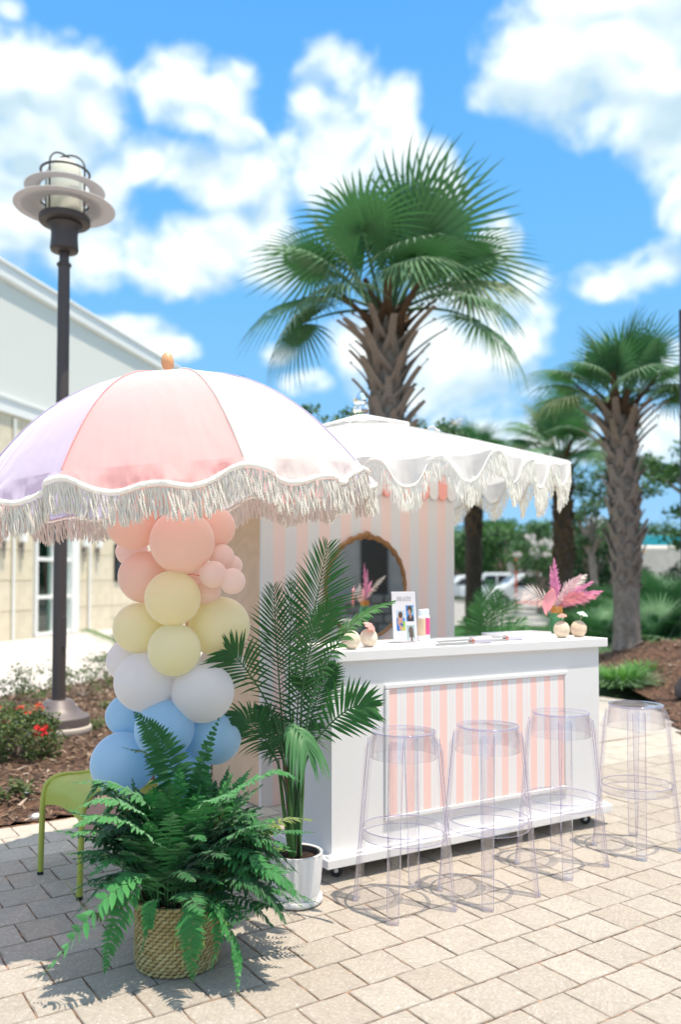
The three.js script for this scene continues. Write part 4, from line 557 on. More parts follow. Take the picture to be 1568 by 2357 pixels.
// ---------- green metal stool ----------
{
  const a = at(92, 2012), b = at(182, 2070), zl = a.clone().sub(b), Wd = Math.hypot(zl.x, zl.z), turn = Math.atan2(-zl.x, -zl.z), g = thing('metal_stool', 'lime green metal garden stool with a slatted seat behind the fern', 'stool', a.clone().setY(0), turn), m = std([0.37, 0.43, 0.075], 0.42, { bumpMap: grainBump, bumpScale: 0.0004 }), L = 0.44, H = 0.452, zz = [0.0, Wd];
  // local z runs from the far leg to the near one, local x to the right
  for (const z of zz) { part(g, 'side_frame', tube([V3(0, 0.01, z), V3(0.005, 0.2, z), V3(0.012, 0.36, z), V3(0.03, 0.425, z), V3(0.085, H, z), V3(0.2, H - 0.006, z), V3(0.32, H - 0.002, z), V3(L - 0.05, H - 0.01, z), V3(L - 0.012, 0.36, z), V3(L - 0.004, 0.2, z), V3(L, 0.01, z)], 0.0135, 60, 12), m); for (const x of [0, L]) part(g, 'foot', new THREE.CylinderGeometry(0.0145, 0.0145, 0.014, 14).translate(x, 0.007, z), M.rubber); }
  const path = curve([V3(0.012, 0.33, 0), V3(0.02, 0.40, 0), V3(0.05, 0.44, 0), V3(0.12, H, 0), V3(0.2, H - 0.005, 0), V3(0.32, H, 0), V3(L - 0.06, H - 0.004, 0), V3(L - 0.02, 0.42, 0), V3(L - 0.012, 0.35, 0)]);
  const slat = (t0, t1, dip) => { const mb = new MB(); mb.grid(14, 12, (s, t) => { const p = path.getPoint(lerp(t0, t1, s)); p.z = 0.01 + (Wd - 0.02) * t; p.y -= dip * Math.sin(Math.PI * t) * (s < 0.5 ? 1 - s : 0.5); return [p, s, t]; }); mb.grid(14, 12, (s, t) => { const p = path.getPoint(lerp(t0, t1, s)); p.z = 0.01 + (Wd - 0.02) * t; p.y -= 0.004 + dip * Math.sin(Math.PI * t) * (s < 0.5 ? 1 - s : 0.5); return [p, s, t]; }); part(g, 'slat', mb.geo(), m); };
  slat(0.0, 0.40, -0.03); slat(0.42, 0.55, 0); slat(0.57, 0.70, 0); slat(0.72, 0.84, 0); slat(0.86, 1.0, 0);
}
// things hidden on the ground behind the fern
{
  const p = at(228, 1905), b = thing('storage_box', 'pink open box on the pavers behind the fern', 'box', p.setY(0.001), 0.5), pk = std([0.62, 0.40, 0.36], 0.8); part(b, 'bottom', bx(0.2, 0.01, 0.16, 0, 0.008, 0), pk); for (const [w, d, x, z] of [[0.2, 0.008, 0, 0.08], [0.2, 0.008, 0, -0.08], [0.008, 0.152, 0.096, 0], [0.008, 0.152, -0.096, 0]]) part(b, 'side', bx(w, 0.17, d, x, 0.09, z), pk);
  const q = at(290, 1900), c = thing('cloth_bag', 'multicoloured cloth bag lying behind the fern', 'bag', q.setY(0.001)), m = new MB(), r = rng(6); m.grid(28, 14, (s, t) => { const a = s * 6.2832, e = t * Math.PI; return [V3(0.13 * Math.sin(e) * Math.cos(a) * (1 + 0.2 * noise(a, t * 4, 2)), 0.055 * (1 - Math.cos(e)) * (1 + 0.3 * noise(Math.cos(a) * 2, t * 5, Math.sin(a) * 2)), 0.09 * Math.sin(e) * Math.sin(a)), s, t]; });
  const cols = [[200, 60, 50], [230, 150, 40], [60, 110, 170], [200, 90, 140], [240, 220, 180]]; part(c, 'body', m.geo(), std([1, 1, 1], 0.85, { map: tex(64, (u, v) => cols[((Math.floor(u * 8 + 3 * noise(u * 6, v * 6, 1)) + Math.floor(v * 6)) % 5 + 5) % 5]) })); part(c, 'strap', tube([V3(-0.1, 0.05, 0.03), V3(-0.05, 0.13, 0.04), V3(0.05, 0.13, 0.03), V3(0.1, 0.05, 0.02)], 0.008, 16, 6), std([0.5, 0.12, 0.1], 0.8));
}

// ---------- things on the counter ----------
const onTop = (x, y) => at(x, y, CT + 0.001);
{
  const nut = (name, label, x, y, R, tint, seed) => {
    const p = onTop(x, y); const c = thing('coconut', label, 'coconut', p.setY(CT + 0.001), seed), m = new MB(); m.grid(36, 20, (s, t) => { const a = s * 6.2832, e = t * Math.PI, q = R * (1 + 0.02 * noise(Math.cos(a) * 2 + seed, e * 2, Math.sin(a) * 2)) * (1 + 0.03 * Math.cos(e * 2)); const y0 = Math.max(0, R * 0.97 - q * Math.cos(e)); return [V3(q * Math.sin(e) * Math.sin(a), y0, q * Math.sin(e) * Math.cos(a)), s, t]; }); part(c, 'shell', m.geo(), std(tint, 0.8, { map: mottle, bumpMap: grainBump, bumpScale: 0.003 }));
    part(c, 'lid_cut', lathe([[0, R * 1.93], [R * 0.34, R * 1.915], [R * 0.36, R * 1.86], [R * 0.30, R * 1.84]], 20), std([0.62, 0.52, 0.36], 0.8)); return c;
  };
  const tint = [0.92, 0.86, 0.70];
  const a = nut('c', 'peeled cream coconut at the left end of the counter, under the palm frond', 809, 1494, 0.045, tint, 1), b = nut('c', 'peeled cream coconut left of the braids sign, beside a pink paper parasol', 849, 1489, 0.046, tint, 2);
  const c = nut('c', 'peeled coconut at the right end of the counter with a pink paper parasol in it', 1294, 1468, 0.048, [0.92, 0.80, 0.62], 3), d = nut('c', 'peeled coconut farthest right on the counter with a pale mint parasol in it', 1333, 1466, 0.048, [0.90, 0.74, 0.56], 4);
  const parasol = (label, p, col, tilt, s = 1) => { const g = thing('paper_parasol', label, 'drink parasol', p); const m = new MB(); for (let k = 0; k < 8; k++) { const a0 = k * Math.PI / 4, a1 = a0 + Math.PI / 4, e = m.v(V3(0, 0.075 * s, 0)), e0 = m.v(V3(0.036 * s * Math.cos(a0), 0.052 * s, 0.036 * s * Math.sin(a0))), em = m.v(V3(0.032 * s * Math.cos(a0 + 0.39), 0.058 * s, 0.032 * s * Math.sin(a0 + 0.39))), e1 = m.v(V3(0.036 * s * Math.cos(a1), 0.052 * s, 0.036 * s * Math.sin(a1))); m.t(e, em, e0); m.t(e, e1, em); } part(g, 'canopy', m.geo(true), phy(col, 1, { transmission: 0.35, thickness: 0 })); part(g, 'stick', new THREE.CylinderGeometry(0.0012, 0.0012, 0.10 * s, 6).translate(0, 0.025 * s, 0), std([0.7, 0.55, 0.35], 0.7)); g.rotation.set(tilt[0], 0, tilt[1]); return g; };
  parasol('small pink paper parasol leaning between the two coconuts at the left', b.position.clone().add(V3(-0.028, 0.062, 0.01)), [0.86, 0.42, 0.38], [0.4, -0.6], 1.0);
  parasol('small coral paper parasol in the coconut beside the feather vase', c.position.clone().add(V3(0.004, 0.085, 0)), [0.85, 0.36, 0.30], [0.3, 0.1], 0.8);
  parasol('small mint paper parasol in the coconut farthest right', d.position.clone().add(V3(0.006, 0.085, 0)), [0.62, 0.80, 0.70], [0.3, -0.25], 0.95);
  // the sign
  const sp_ = onTop(934, 1480), sg = thing('table_sign', 'white upright price sign reading BRAIDS with small hair photographs in a clear holder', 'sign', sp_.setY(CT + 0.001), 0.42);
  const cv = document.createElement('canvas'); cv.width = 440; cv.height = 800; const x = cv.getContext('2d'); x.fillStyle = '#f4f2f3'; x.fillRect(0, 0, 440, 800); x.fillStyle = '#6a6566'; x.font = 'italic 92px serif'; x.textAlign = 'center'; x.save(); x.translate(214, 150); x.scale(0.80, 1.05); x.fillText('BRAIDS', 0, 0); x.restore();
  const photo = (X, Y, w, h, bg, f) => { x.save(); x.beginPath(); x.rect(X, Y, w, h); x.clip(); x.fillStyle = bg; x.fillRect(X, Y, w, h); f(X, Y, w, h); x.restore(); };
  const el = (c, X, Y, a, b, r = 0) => { x.fillStyle = c; x.beginPath(); x.ellipse(X, Y, a, b, r, 0, 6.3); x.fill(); };
  photo(66, 300, 160, 330, '#4f9fe8', (X, Y, w, h) => { x.fillStyle = '#cfe0ea'; x.fillRect(X, Y, w, 120); el('#2f7fd0', X + 20, Y + 240, 60, 110); el('#9fd060', X + 140, Y + 260, 36, 90); el('#d8d070', X + 120, Y + 300, 50, 30); el('#d9a68c', X + 72, Y + 120, 44, 60); el('#5a4438', X + 78, Y + 70, 40, 52); el('#dca88e', X + 70, Y + 190, 48, 70); el('#4a6ab0', X + 90, Y + 235, 30, 34); el('#d9a68c', X + 74, Y + 280, 26, 44); });
  photo(248, 220, 150, 260, '#58a6e8', (X, Y, w, h) => { el('#8fc8d8', X + 130, Y + 90, 40, 60); el('#4a8ad0', X + 20, Y + 40, 30, 50); el('#5c4a40', X + 76, Y + 70, 44, 66); el('#caa088', X + 66, Y + 110, 28, 44); el('#463c40', X + 80, Y + 220, 64, 70); el('#c89a80', X + 86, Y + 170, 20, 40); });
  photo(248, 540, 150, 280, '#b9cfcc', (X, Y, w, h) => { el('#70605a', X + 78, Y + 90, 44, 70); el('#76645c', X + 86, Y + 170, 42, 100); el('#e0dede', X + 80, Y + 260, 70, 70); el('#6a5850', X + 88, Y + 210, 16, 90); });
  x.fillStyle = '#b8b4b6'; for (const [X, Y, w] of [[70, 660, 140], [80, 690, 110], [92, 730, 120], [70, 770, 150]]) x.fillRect(X, Y, w, 5);
  const pt = new THREE.CanvasTexture(cv); pt.colorSpace = THREE.SRGBColorSpace; pt.magFilter = THREE.LinearFilter;
  const sw = 0.150, sh = 0.272, lean = -0.1; const pg = new THREE.PlaneGeometry(sw - 0.008, sh - 0.008); const T = g => g.translate(0, sh / 2 + 0.004, 0).rotateX(lean);
  part(sg, 'print', T(pg.translate(0, 0, 0.0036)), std([1, 1, 1], 0.6, { map: pt })); part(sg, 'card', T(bx(sw - 0.006, sh - 0.006, 0.003, 0, 0, 0.0012, 0.001)), M.white); part(sg, 'holder', T(bx(sw + 0.004, sh + 0.004, 0.0025, 0, 0, 0.0065, 0.001)), phy([0.97, 0.97, 0.98], 0.04, { transmission: 1, thickness: 0, ior: 1.45 })); part(sg, 'foot', bx(sw + 0.004, 0.003, 0.08, 0, 0.0025, -0.03, 0.001), phy([0.97, 0.97, 0.98], 0.04, { transmission: 1, thickness: 0 }));
  // two hair product bottles
  [['tall white spray bottle with a beige label, just right of the sign', 972, 1476, [0.74, 0.60, 0.42]], ['tall white spray bottle with a hot pink label, right of the beige one', 980, 1472, [0.82, 0.10, 0.32]]].forEach(([label, px, py, col], k) => { const g = thing('spray_bottle', label, 'bottle', onTop(px, py).setY(CT + 0.001).add(V3(0, 0, k ? 0.02 : -0.03)), 0.3), wb = std([0.82, 0.80, 0.82], 0.3); part(g, 'body', lathe([[0, 0], [0.021, 0], [0.0225, 0.004], [0.0225, 0.128], [0.021, 0.134], [0.017, 0.138], [0, 0.138]], 28), wb); part(g, 'label', lathe([[0.0228, 0.03], [0.0229, 0.031], [0.0229, 0.122], [0.0228, 0.123]], 28), std(col, 0.5, { map: mottle })); part(g, 'cap', lathe([[0.0175, 0.138], [0.018, 0.139], [0.018, 0.168], [0.015, 0.172], [0, 0.172]], 24), std([0.70, 0.80, 0.84], 0.35)); });
  // flat irons and trays
  const iron = (label, x0, y0, x1, y1, w) => { const A = onTop(x0, y0), B = onTop(x1, y1), d = B.clone().sub(A), L = Math.hypot(d.x, d.z), g = thing('hair_iron', label, 'hair iron', A.setY(CT + 0.001), Math.atan2(-d.z, d.x)), hd = std([0.62, 0.60, 0.70], 0.35), pl = std([0.50, 0.52, 0.54], 0.3, { metalness: 0.5 });
    part(g, 'plate', bx(L * 0.62, 0.010, w, L * 0.31, 0.006, 0, 0.004), pl); part(g, 'plate', bx(L * 0.60, 0.010, w, L * 0.32, 0.020, 0, 0.004).rotateZ(0.015), pl); part(g, 'band', new THREE.CylinderGeometry(0.0155, 0.0155, 0.02, 16).rotateZ(Math.PI / 2).translate(L * 0.63, 0.0165, 0), std([0.55, 0.25, 0.2], 0.4, { metalness: 0.6 })); part(g, 'handle', lathe([[0, 0], [0.015, 0.003], [0.0165, L * 0.2], [0.018, L * 0.34], [0.012, L * 0.36], [0, L * 0.36]], 18).rotateZ(-Math.PI / 2).translate(L * 0.64, 0.0185, 0), hd); return g; };
  iron('silver hair straightener with a lilac handle, nearer the front edge of the counter', 1005, 1486, 1132, 1480, 0.03); iron('silver hair straightener with a lilac handle, lying behind the first, farther right', 1095, 1478, 1204, 1473, 0.028);
  const ty = onTop(1190, 1461), tr = thing('tray', 'flat white rectangular tray on the right half of the counter', 'tray', ty.setY(CT + 0.001), TH); part(tr, 'base', bx(0.42, 0.004, 0.16, 0, 0.002, 0, 0.002), std([0.72, 0.72, 0.74], 0.3)); for (const [w, d, x, z] of [[0.42, 0.006, 0, 0.08], [0.42, 0.006, 0, -0.08], [0.006, 0.154, 0.207, 0], [0.006, 0.154, -0.207, 0]]) part(tr, 'rim', bx(w, 0.014, d, x, 0.009, z, 0.002), std([0.76, 0.76, 0.78], 0.3));
}
// ---------- vase with feathers ----------
{
  const base = onTop(1296, 1457).setY(CT + 0.001).addScaledVector(W_, 0.05), v = thing('vase', 'ribbed green glass vase behind the coconuts at the right end of the counter', 'vase', base), gl = phy([0.36, 0.78, 0.50], 0.05, { transmission: 0.85, thickness: 0, ior: 1.5 });
  const pr = []; for (let k = 0; k <= 40; k++) { const t = k / 40; pr.push([lerp(0.038, 0.045, Math.sin(Math.PI * t)) * (t > 0.75 ? lerp(1, 0.72, (t - 0.75) / 0.25) : 1) + 0.003 * Math.abs(Math.sin(t * 16)), t * 0.125]); } part(v, 'body', lathe([[0, 0], ...pr, ...pr.slice().reverse().map(p => [p[0] - 0.003, p[1]])], 40), gl); part(v, 'band', lathe([[0.036, 0.125], [0.037, 0.125], [0.038, 0.165], [0.036, 0.166]], 30), phy([0.85, 0.42, 0.12], 0.2, { transmission: 0.5, thickness: 0 }));
  const Z = -base.z, c = P(1296, 1408, Z), r = rng(17), root = V3(base.x, CT + 0.03, base.z);
  const plume = (name, label, cat, x, y, dz, L, w, n, col, o = {}) => { const tip = P(x, y, Z + dz), neck = V3(base.x + (r() - 0.5) * 0.02, CT + 0.155, base.z + (r() - 0.5) * 0.02), mid = neck.clone().lerp(tip, 0.5).add(V3(0, o.arch ?? 0.02, 0)), g = thing(name, label, cat, root), pts = [root, neck, mid, tip].map(p => p.clone().sub(root)); part(g, 'plume', frondGeo({ pts, n, len: o.len || bell(0.35, 0.6, L), lmax: L, w, ang: q => lerp(0.95, 0.25, q), droop: o.droop ?? 0.12, rach: 0.0022, seed: (x * 7 + y) | 0, K: 3, jit: 0.6, ljit: 0.6, twist: 2, lift: 0, t0: 0.38, up: V3(0, 0.3, 1), fold: 0.1, ...o.f }), phy(col, 1, { transmission: 0.35, thickness: 0 })); return g; };
  plume('feather', 'tall pink feather plume standing upright highest in the vase', 'feather', 1276, 1283, 0, 0.05, 0.0034, 90, [0.86, 0.36, 0.60], { arch: 0.0 });
  plume('feather', 'second pink plume beside the tallest one, slightly lower', 'feather', 1268, 1302, 0.03, 0.045, 0.0034, 80, [0.86, 0.42, 0.64], { arch: 0 });
  plume('feather', 'pale blush feather plume rising just right of the tall pink one', 'feather', 1340, 1322, -0.02, 0.06, 0.0036, 80, [0.88, 0.66, 0.68]);
  plume('feather', 'pink feather plume slanting up to the right', 'feather', 1368, 1338, 0.0, 0.055, 0.0036, 80, [0.86, 0.42, 0.62]);
  plume('feather', 'bright pink feather plume stretched out farthest right', 'feather', 1390, 1360, 0, 0.06, 0.004, 90, [0.88, 0.40, 0.60]); plume('feather', 'rose feather plume drooping at the lower right of the vase', 'feather', 1378, 1372, -0.04, 0.06, 0.004, 90, [0.86, 0.40, 0.50]);
  plume('feather', 'coral feather plume low in the middle of the vase', 'feather', 1345, 1366, -0.06, 0.06, 0.004, 80, [0.86, 0.38, 0.42]);
  plume('dried_palm_leaf', 'bleached white dried palm leaf reaching left from the vase', 'dried leaf', 1182, 1372, -0.02, 0.115, 0.0045, 16, [0.84, 0.74, 0.70], { f: { jit: 0.15, ljit: 0.1, twist: 0.4 }, arch: 0.05 }); plume('dried_palm_leaf', 'bleached white dried palm leaf behind, spreading to the right of the vase', 'dried leaf', 1352, 1322, 0.12, 0.10, 0.0045, 16, [0.84, 0.76, 0.70], { f: { jit: 0.15, ljit: 0.1, twist: 0.4 } });
  plume('feather', 'pale pink feather plume drooping left under the dried leaf', 'feather', 1190, 1386, 0, 0.05, 0.0036, 60, [0.86, 0.58, 0.56]);
  // the heart-shaped waxy leaf
  const h = thing('anthurium', 'flat waxy salmon pink heart-shaped flower facing left in the vase', 'flower', root), hb = P(1282, 1382, Z - 0.05).sub(root), m = new MB(); const ax = V3(-0.75, -0.55, 0.3).normalize(); void ax;
  m.grid(20, 16, (s, t) => { const e = (t - 0.5) * 2, wd = (0.038 + 0.0) * Math.pow(Math.max(0, 1 - e * e), 0.62) * (1 + 0.25 * e), k = (s - 0.5) * 2; const px = -0.055 + k * wd * 1.05 + 0.012 * e, py = -0.005 - 0.078 * e * -1 - 0.0 + (k * 0.012), pz = 0.012 * k * k; return [V3(px, py, pz + 0.02).add(hb), s, t]; });
  part(h, 'spathe', m.geo(), phy([0.86, 0.34, 0.38], 0.35, { clearcoat: 0.3 })); part(h, 'stem', tube([V3(0, 0, 0), V3(0.0, 0.12, 0), hb.clone().add(V3(-0.03, -0.02, 0.015))], 0.003, 14, 6), std([0.35, 0.45, 0.12], 0.6));
}
// ---------- lamp post ----------
{
  const B = XZ((136.5 - CX) / F * 7.4, 7.4, 0.02), l = thing('street_lamp', 'dark metal lamp post with a caged milky globe and two round shades', 'street lamp', B), k = 7.4 / 7.3; l.rotation.z = -0.004; const dm = M.darkMetal, h = y => 1.38 + (1335 - y) / F * 7.4;
  part(l, 'footing', lathe([[0, 0], [0.285, 0], [0.285, 0.105], [0.27, 0.118], [0, 0.118]], 40), M.concrete);
  part(l, 'flared_base', lathe([[0.262, 0.105], [0.264, 0.11], [0.264, 0.19], [0.258, 0.20], [0.20, 0.232], [0.155, 0.275], [0.118, 0.335], [0.104, 0.342], [0.06, 0.342]], 48), std([0.17, 0.15, 0.155], 0.45, { metalness: 0.05, map: mottle }));
  part(l, 'post', lathe([[0.0575, 0.33], [0.0575, 1.2], [0.0505, h(600)], [0.0, h(600)]], 32), dm); part(l, 'access_cover', bx(0.055, 0.27, 0.012, 0.035, 0.93, 0.046, 0.004).rotateY(0.25), dm);
  part(l, 'collar', lathe([[0.05, h(608)], [0.062, h(606)], [0.064, h(602)], [0.05, h(598)], [0.042, h(597)], [0.042, h(565)], [0, h(565)]], 28), dm);
  part(l, 'fitter', lathe([[0.05, h(573)], [0.116, h(572)], [0.122, h(566)], [0.119, h(558)], [0.113, h(535)], [0.118, h(520)], [0.148, h(514)], [0.152, h(506)], [0.05, h(505)]], 36), dm);
  const y0 = h(500); part(l, 'ring_base', lathe([[0.14, y0 - 0.03], [0.212, y0 - 0.028], [0.219, y0 - 0.02], [0.219, y0 + 0.026], [0.212, y0 + 0.034], [0.15, y0 + 0.034]], 44), dm);
  part(l, 'globe', lathe([[0.15, y0 + 0.03], [0.152, y0 + 0.04], [0.155, y0 + 0.37], [0.149, y0 + 0.43], [0.128, y0 + 0.485], [0.09, y0 + 0.52], [0.04, y0 + 0.536], [0, y0 + 0.538]], 40), phy([0.96, 0.96, 0.86], 0.95, { transmission: 0.45, thickness: 0, clearcoat: 0.3 }));
  const sh = phy([0.62, 0.60, 0.61], 0.95, { transmission: 0.42, thickness: 0 }); part(l, 'shade', lathe([[0.205, y0 + 0.14], [0.30, y0 + 0.132], [0.425, y0 + 0.115], [0.432, y0 + 0.112], [0.432, y0 + 0.118], [0.30, y0 + 0.138], [0.205, y0 + 0.146]], 56), sh); part(l, 'shade', lathe([[0.205, y0 + 0.292], [0.27, y0 + 0.287], [0.338, y0 + 0.276], [0.343, y0 + 0.274], [0.343, y0 + 0.28], [0.27, y0 + 0.293], [0.205, y0 + 0.298]], 56), sh);
  for (const y of [0.165, 0.43]) part(l, 'cage_ring', new THREE.TorusGeometry(0.206, 0.011, 8, 56).rotateX(Math.PI / 2).translate(0, y0 + y, 0), dm);
  for (let q = 0; q < 4; q++) { const a = 0.35 + q * Math.PI / 2; part(l, 'cage_bar', new THREE.CylinderGeometry(0.0085, 0.0085, 0.43, 8).translate(0.206 * Math.cos(a), y0 + 0.222, 0.206 * Math.sin(a)), dm); }
  for (let q = 0; q < 2; q++) { const pts = []; for (let i = 0; i <= 16; i++) { const a = Math.PI * i / 16, b = 0.35 + q * Math.PI / 2; pts.push(V3(0.206 * Math.cos(a) * Math.cos(b), y0 + 0.43 + 0.15 * Math.sin(a) + q * 0.004, 0.206 * Math.cos(a) * Math.sin(b))); } part(l, 'cage_arch', tube(pts, 0.0085, 30, 7), dm); }
}
{ const p = XZ((1579 - CX) / F * 9.5, 9.5, 0.1), l = thing('metal_pole', 'slim dark metal pole cut by the right edge of the picture', 'pole', p); part(l, 'shaft', lathe([[0.05, 0], [0.04, 4.35], [0, 4.35]], 16), std([0.05, 0.05, 0.08], 0.5)); part(l, 'base', lathe([[0.13, 0], [0.13, 0.1], [0.06, 0.22]], 18), M.darkMetal); }

// ---------- cabbage palms ----------
function fanGeo(seed, Lp, R, bend, droop, foldK) { // leaf stalk along +z, then a pleated, split fan
  const m = new MB(), r = rng(seed), stalk = []; for (let k = 0; k <= 8; k++) { const t = k / 8; stalk.push(V3(0, -bend * t * t * Lp * 0.5, Lp * t)); }
  m.tube(stalk, t => lerp(0.026, 0.011, t), 5);
  const E = stalk[8], pitch = Math.atan2(bend * Lp, Lp) * 0.9, cz = Math.cos(pitch), sz = Math.sin(pitch), n = 40, span = 2.7;
  const put = (rho, phi, lift) => { const x = rho * Math.sin(phi), z = rho * Math.cos(phi), q = rho / R, y = -0.38 * bend * R * Math.max(0, z / R + 0.2) ** 2 - foldK * Math.abs(x) * (0.4 + 0.6 * q) - droop * R * Math.max(0, q - 0.45) ** 2 * 1.6 + lift; return V3(x, E.y + y * cz - z * sz, E.z + z * cz + y * sz * 0.6); };
  for (let i = 0; i < n; i++) {
    const p0 = lerp(-span, span, i / n), p1 = lerp(-span, span, (i + 1) / n), pc = (p0 + p1) / 2, rr = R * (0.72 + 0.3 * Math.cos(pc * 0.5)) * (0.9 + 0.2 * r()), dl = (r() - 0.5) * 0.25, dr = r() * 0.22;
    const rows = [0.02, 0.20, 0.40, 0.60, 0.82, 1.0]; let a;
    rows.forEach((q, k) => {
      const rho = rr * q, half = (p1 - p0) / 2 * (q < 0.41 ? 1 : lerp(0.86, 0.0, ((q - 0.41) / 0.59) ** 1.3) * 0.41 / q * 1.25), c = pc + dl * Math.max(0, q - 0.45) ** 2, lf = -dr * R * Math.max(0, q - 0.5) ** 2;
      if (k === 5) { const e = m.v(put(rho, c, lf), 0.5, 1); m.t(a[0], a[1], e); m.t(a[1], a[2], e); return; }
      const b = [m.v(put(rho, c - half, lf), 0, q), m.v(put(rho, c, lf - 0.010), 0.5, q), m.v(put(rho, c + half, lf), 1, q)]; if (a) { m.q(a[0], a[1], b[1], b[0]); m.q(a[1], a[2], b[2], b[1]); } a = b;
    });
  }
  return m.geo();
}
const fans = { up: [1, 2, 3].map(k => fanGeo(k, 0.85, 0.84, 0.12, 0.2, 0.12)), mid: [4, 5, 6, 7].map(k => fanGeo(k, 0.95, 0.76, 0.5, 0.6, 0.25)), low: [8, 9, 10].map(k => fanGeo(k, 0.95, 0.74, 0.85, 0.7, 0.28)), small: [11, 12].map(k => fanGeo(k, 0.45, 0.5, 0.3, 0.2, 0.15)) };
const palmGreens = [[0.075, 0.23, 0.09], [0.10, 0.28, 0.11], [0.15, 0.34, 0.15], [0.32, 0.40, 0.20]].map(c => leaf(c, 0.3, 0.5));
function place(mesh, p, az, el, roll = 0) { mesh.position.copy(p); const z = V3(Math.cos(el) * Math.sin(az), Math.sin(el), Math.cos(el) * Math.cos(az)), x = V3(Math.cos(az), 0, -Math.sin(az)), y = V3(0, 0, 0).crossVectors(z, x); mesh.quaternion.setFromRotationMatrix(new THREE.Matrix4().makeBasis(x, y, z)); if (roll) mesh.rotateZ(roll); return mesh; }
const bootGeo = (() => { const out = []; for (let v = 0; v < 3; v++) { const m = new MB(), L = [0.40, 0.46, 0.34][v], flare = [0.26, 0.36, 0.10][v]; for (const s of [-1, 1]) m.grid(3, 7, (a, t) => { const w = lerp(0.055, 0.028, t), cx = s * lerp(0.135, 0.012, Math.min(1, t * 1.9)), z = 0.010 + flare * t ** 1.8; return [V3(cx + (a - 0.5) * 2 * w, t * L, z + 0.022 * (1 - 4 * (a - 0.5) ** 2) - Math.abs(cx) * 0.5 * (1 - t)), a, t * 2]; }); m.grid(2, 1, (a, t) => [V3((a - 0.5) * 0.056, L + t * 0.01, 0.01 + flare + 0.02 - t * 0.03), a, t]); out.push(m.geo()); } return out; })();
function cabbagePalm(label, base, H, o) {
  const p = thing('palm_tree', label, 'palm tree', base), r = rng(o.seed), lean = o.lean || 0, rad = o.r;
  const tr = new MB(); tr.grid(24, 40, (s, t) => { const a = s * 6.2832, q = rad * (t < 0.06 ? 1.25 - 3.5 * t * 0.9 : 1.04 - 0.12 * t) * (1 + 0.02 * Math.sin(t * H * 55) + 0.03 * noise(Math.cos(a) * 2, t * 9, Math.sin(a) * 2)); return [V3(q * Math.sin(a) + lean * t * t, t * H, q * Math.cos(a)), s * 2, t * H * 1.2]; }); part(p, 'trunk', tr.geo(), o.bark || M.bark);
  const N = o.boots; for (let i = 0; i < N; i++) { const t = i / N, y = lerp(o.b0, H - 0.10, t), a = i * 2.39996, v = t > 0.72 ? 1 : t > o.tight ? 0 : 2, m = part(p, 'leaf_base', bootGeo[v], t > 0.9 || o.brown ? M.bootBrown : M.boot); m.position.set(rad * 0.94 * Math.sin(a) + lean * (y / H) ** 2, y, rad * 0.94 * Math.cos(a)); m.rotation.set(0, a, 0); const sc = o.bs * (0.85 + 0.3 * r()); m.scale.set(sc, sc, sc * lerp(o.f0, 1.15, t) * (0.7 + 0.6 * r())); m.rotateY((r() - 0.5) * 0.3); m.rotateZ((r() - 0.5) * 0.3); }
  const top = V3(lean, H, 0), put = (kind, az, el, roll, mi, s = o.s) => { const g = fans[kind][(r() * fans[kind].length) | 0], m = part(p, 'frond', g, palmGreens[mi ?? ((r() * 3) | 0)]); place(m, top.clone().add(V3(Math.sin(az) * rad * 0.5, (r() - 0.7) * 0.25, Math.cos(az) * rad * 0.5)), az, el, roll); m.scale.setScalar(s * (0.9 + 0.2 * r())); };
  for (const f of o.fronds || []) put(...f);
  for (let i = 0; i < o.n; i++) { const t = i / o.n, az = i * 2.39996 + r() * 0.5, el = lerp(1.45, o.minEl ?? -0.1, t) + (r() - 0.5) * 0.25; put(el > 0.95 ? 'up' : el > 0.2 ? 'mid' : 'low', az, Math.max(el, 0.12), (r() - 0.5) * 1.5, r() < 0.10 ? 3 : undefined); }
  return p;
}
cabbagePalm('large cabbage palm in the middle behind the umbrellas, its trunk shaggy with old leaf bases', XZ((893 - CX) / F * 10.3, 10.3, 0), 4.72, { seed: 5, r: 0.20, boots: 130, b0: 0.8, tight: 0.35, bs: 1.0, f0: 0.6, s: 0.9, n: 4, minEl: 0.6, fronds: [['low', -1.45, 0.12, 0.5, 0, 1.05], ['low', -1.25, 0.5, -0.5, 1, 1.0], ['mid', -1.7, 0.85, 0.6, 1, 1.0], ['mid', -1.1, 0.95, -0.3, 2, 1.0], ['low', -0.6, 0.55, 0, 0], ['mid', -0.5, 1.0, 0.4, 1, 1.1], ['up', -0.8, 1.25, 0.2, 1, 0.98], ['up', 0.5, 1.2, 0.1, 0, 1.12], ['up', 1.0, 1.05, -0.5, 2, 1.15], ['mid', 1.6, 0.75, -0.6, 1, 1.02], ['mid', 1.3, 0.5, 0.5, 3, 1.02], ['low', 1.5, 0.3, 0.4, 2, 1.1], ['low', 0.9, 0.45, 0, 0, 1.05], ['mid', 0.3, 0.75, 0, 0], ['low', 0.1, 0.6, 0.3, 2]] });
cabbagePalm('tall grey cabbage palm at the right with crisscross leaf bases down its trunk', XZ((1443 - CX) / F * 12.8, 12.8, 0.35), 3.72, { seed: 8, r: 0.19, boots: 96, b0: 0.9, tight: 0.95, bs: 1.05, f0: 0.9, s: 0.78, n: 17, minEl: 0.25, lean: -0.10, fronds: [['up', -0.4, 1.2, 0, 1], ['up', 0.9, 1.15, 0, 2], ['up', 0.2, 1.4, 0, 1], ['mid', -1.4, 0.8, 0, 1], ['mid', 1.5, 0.7, 0, 2]] });
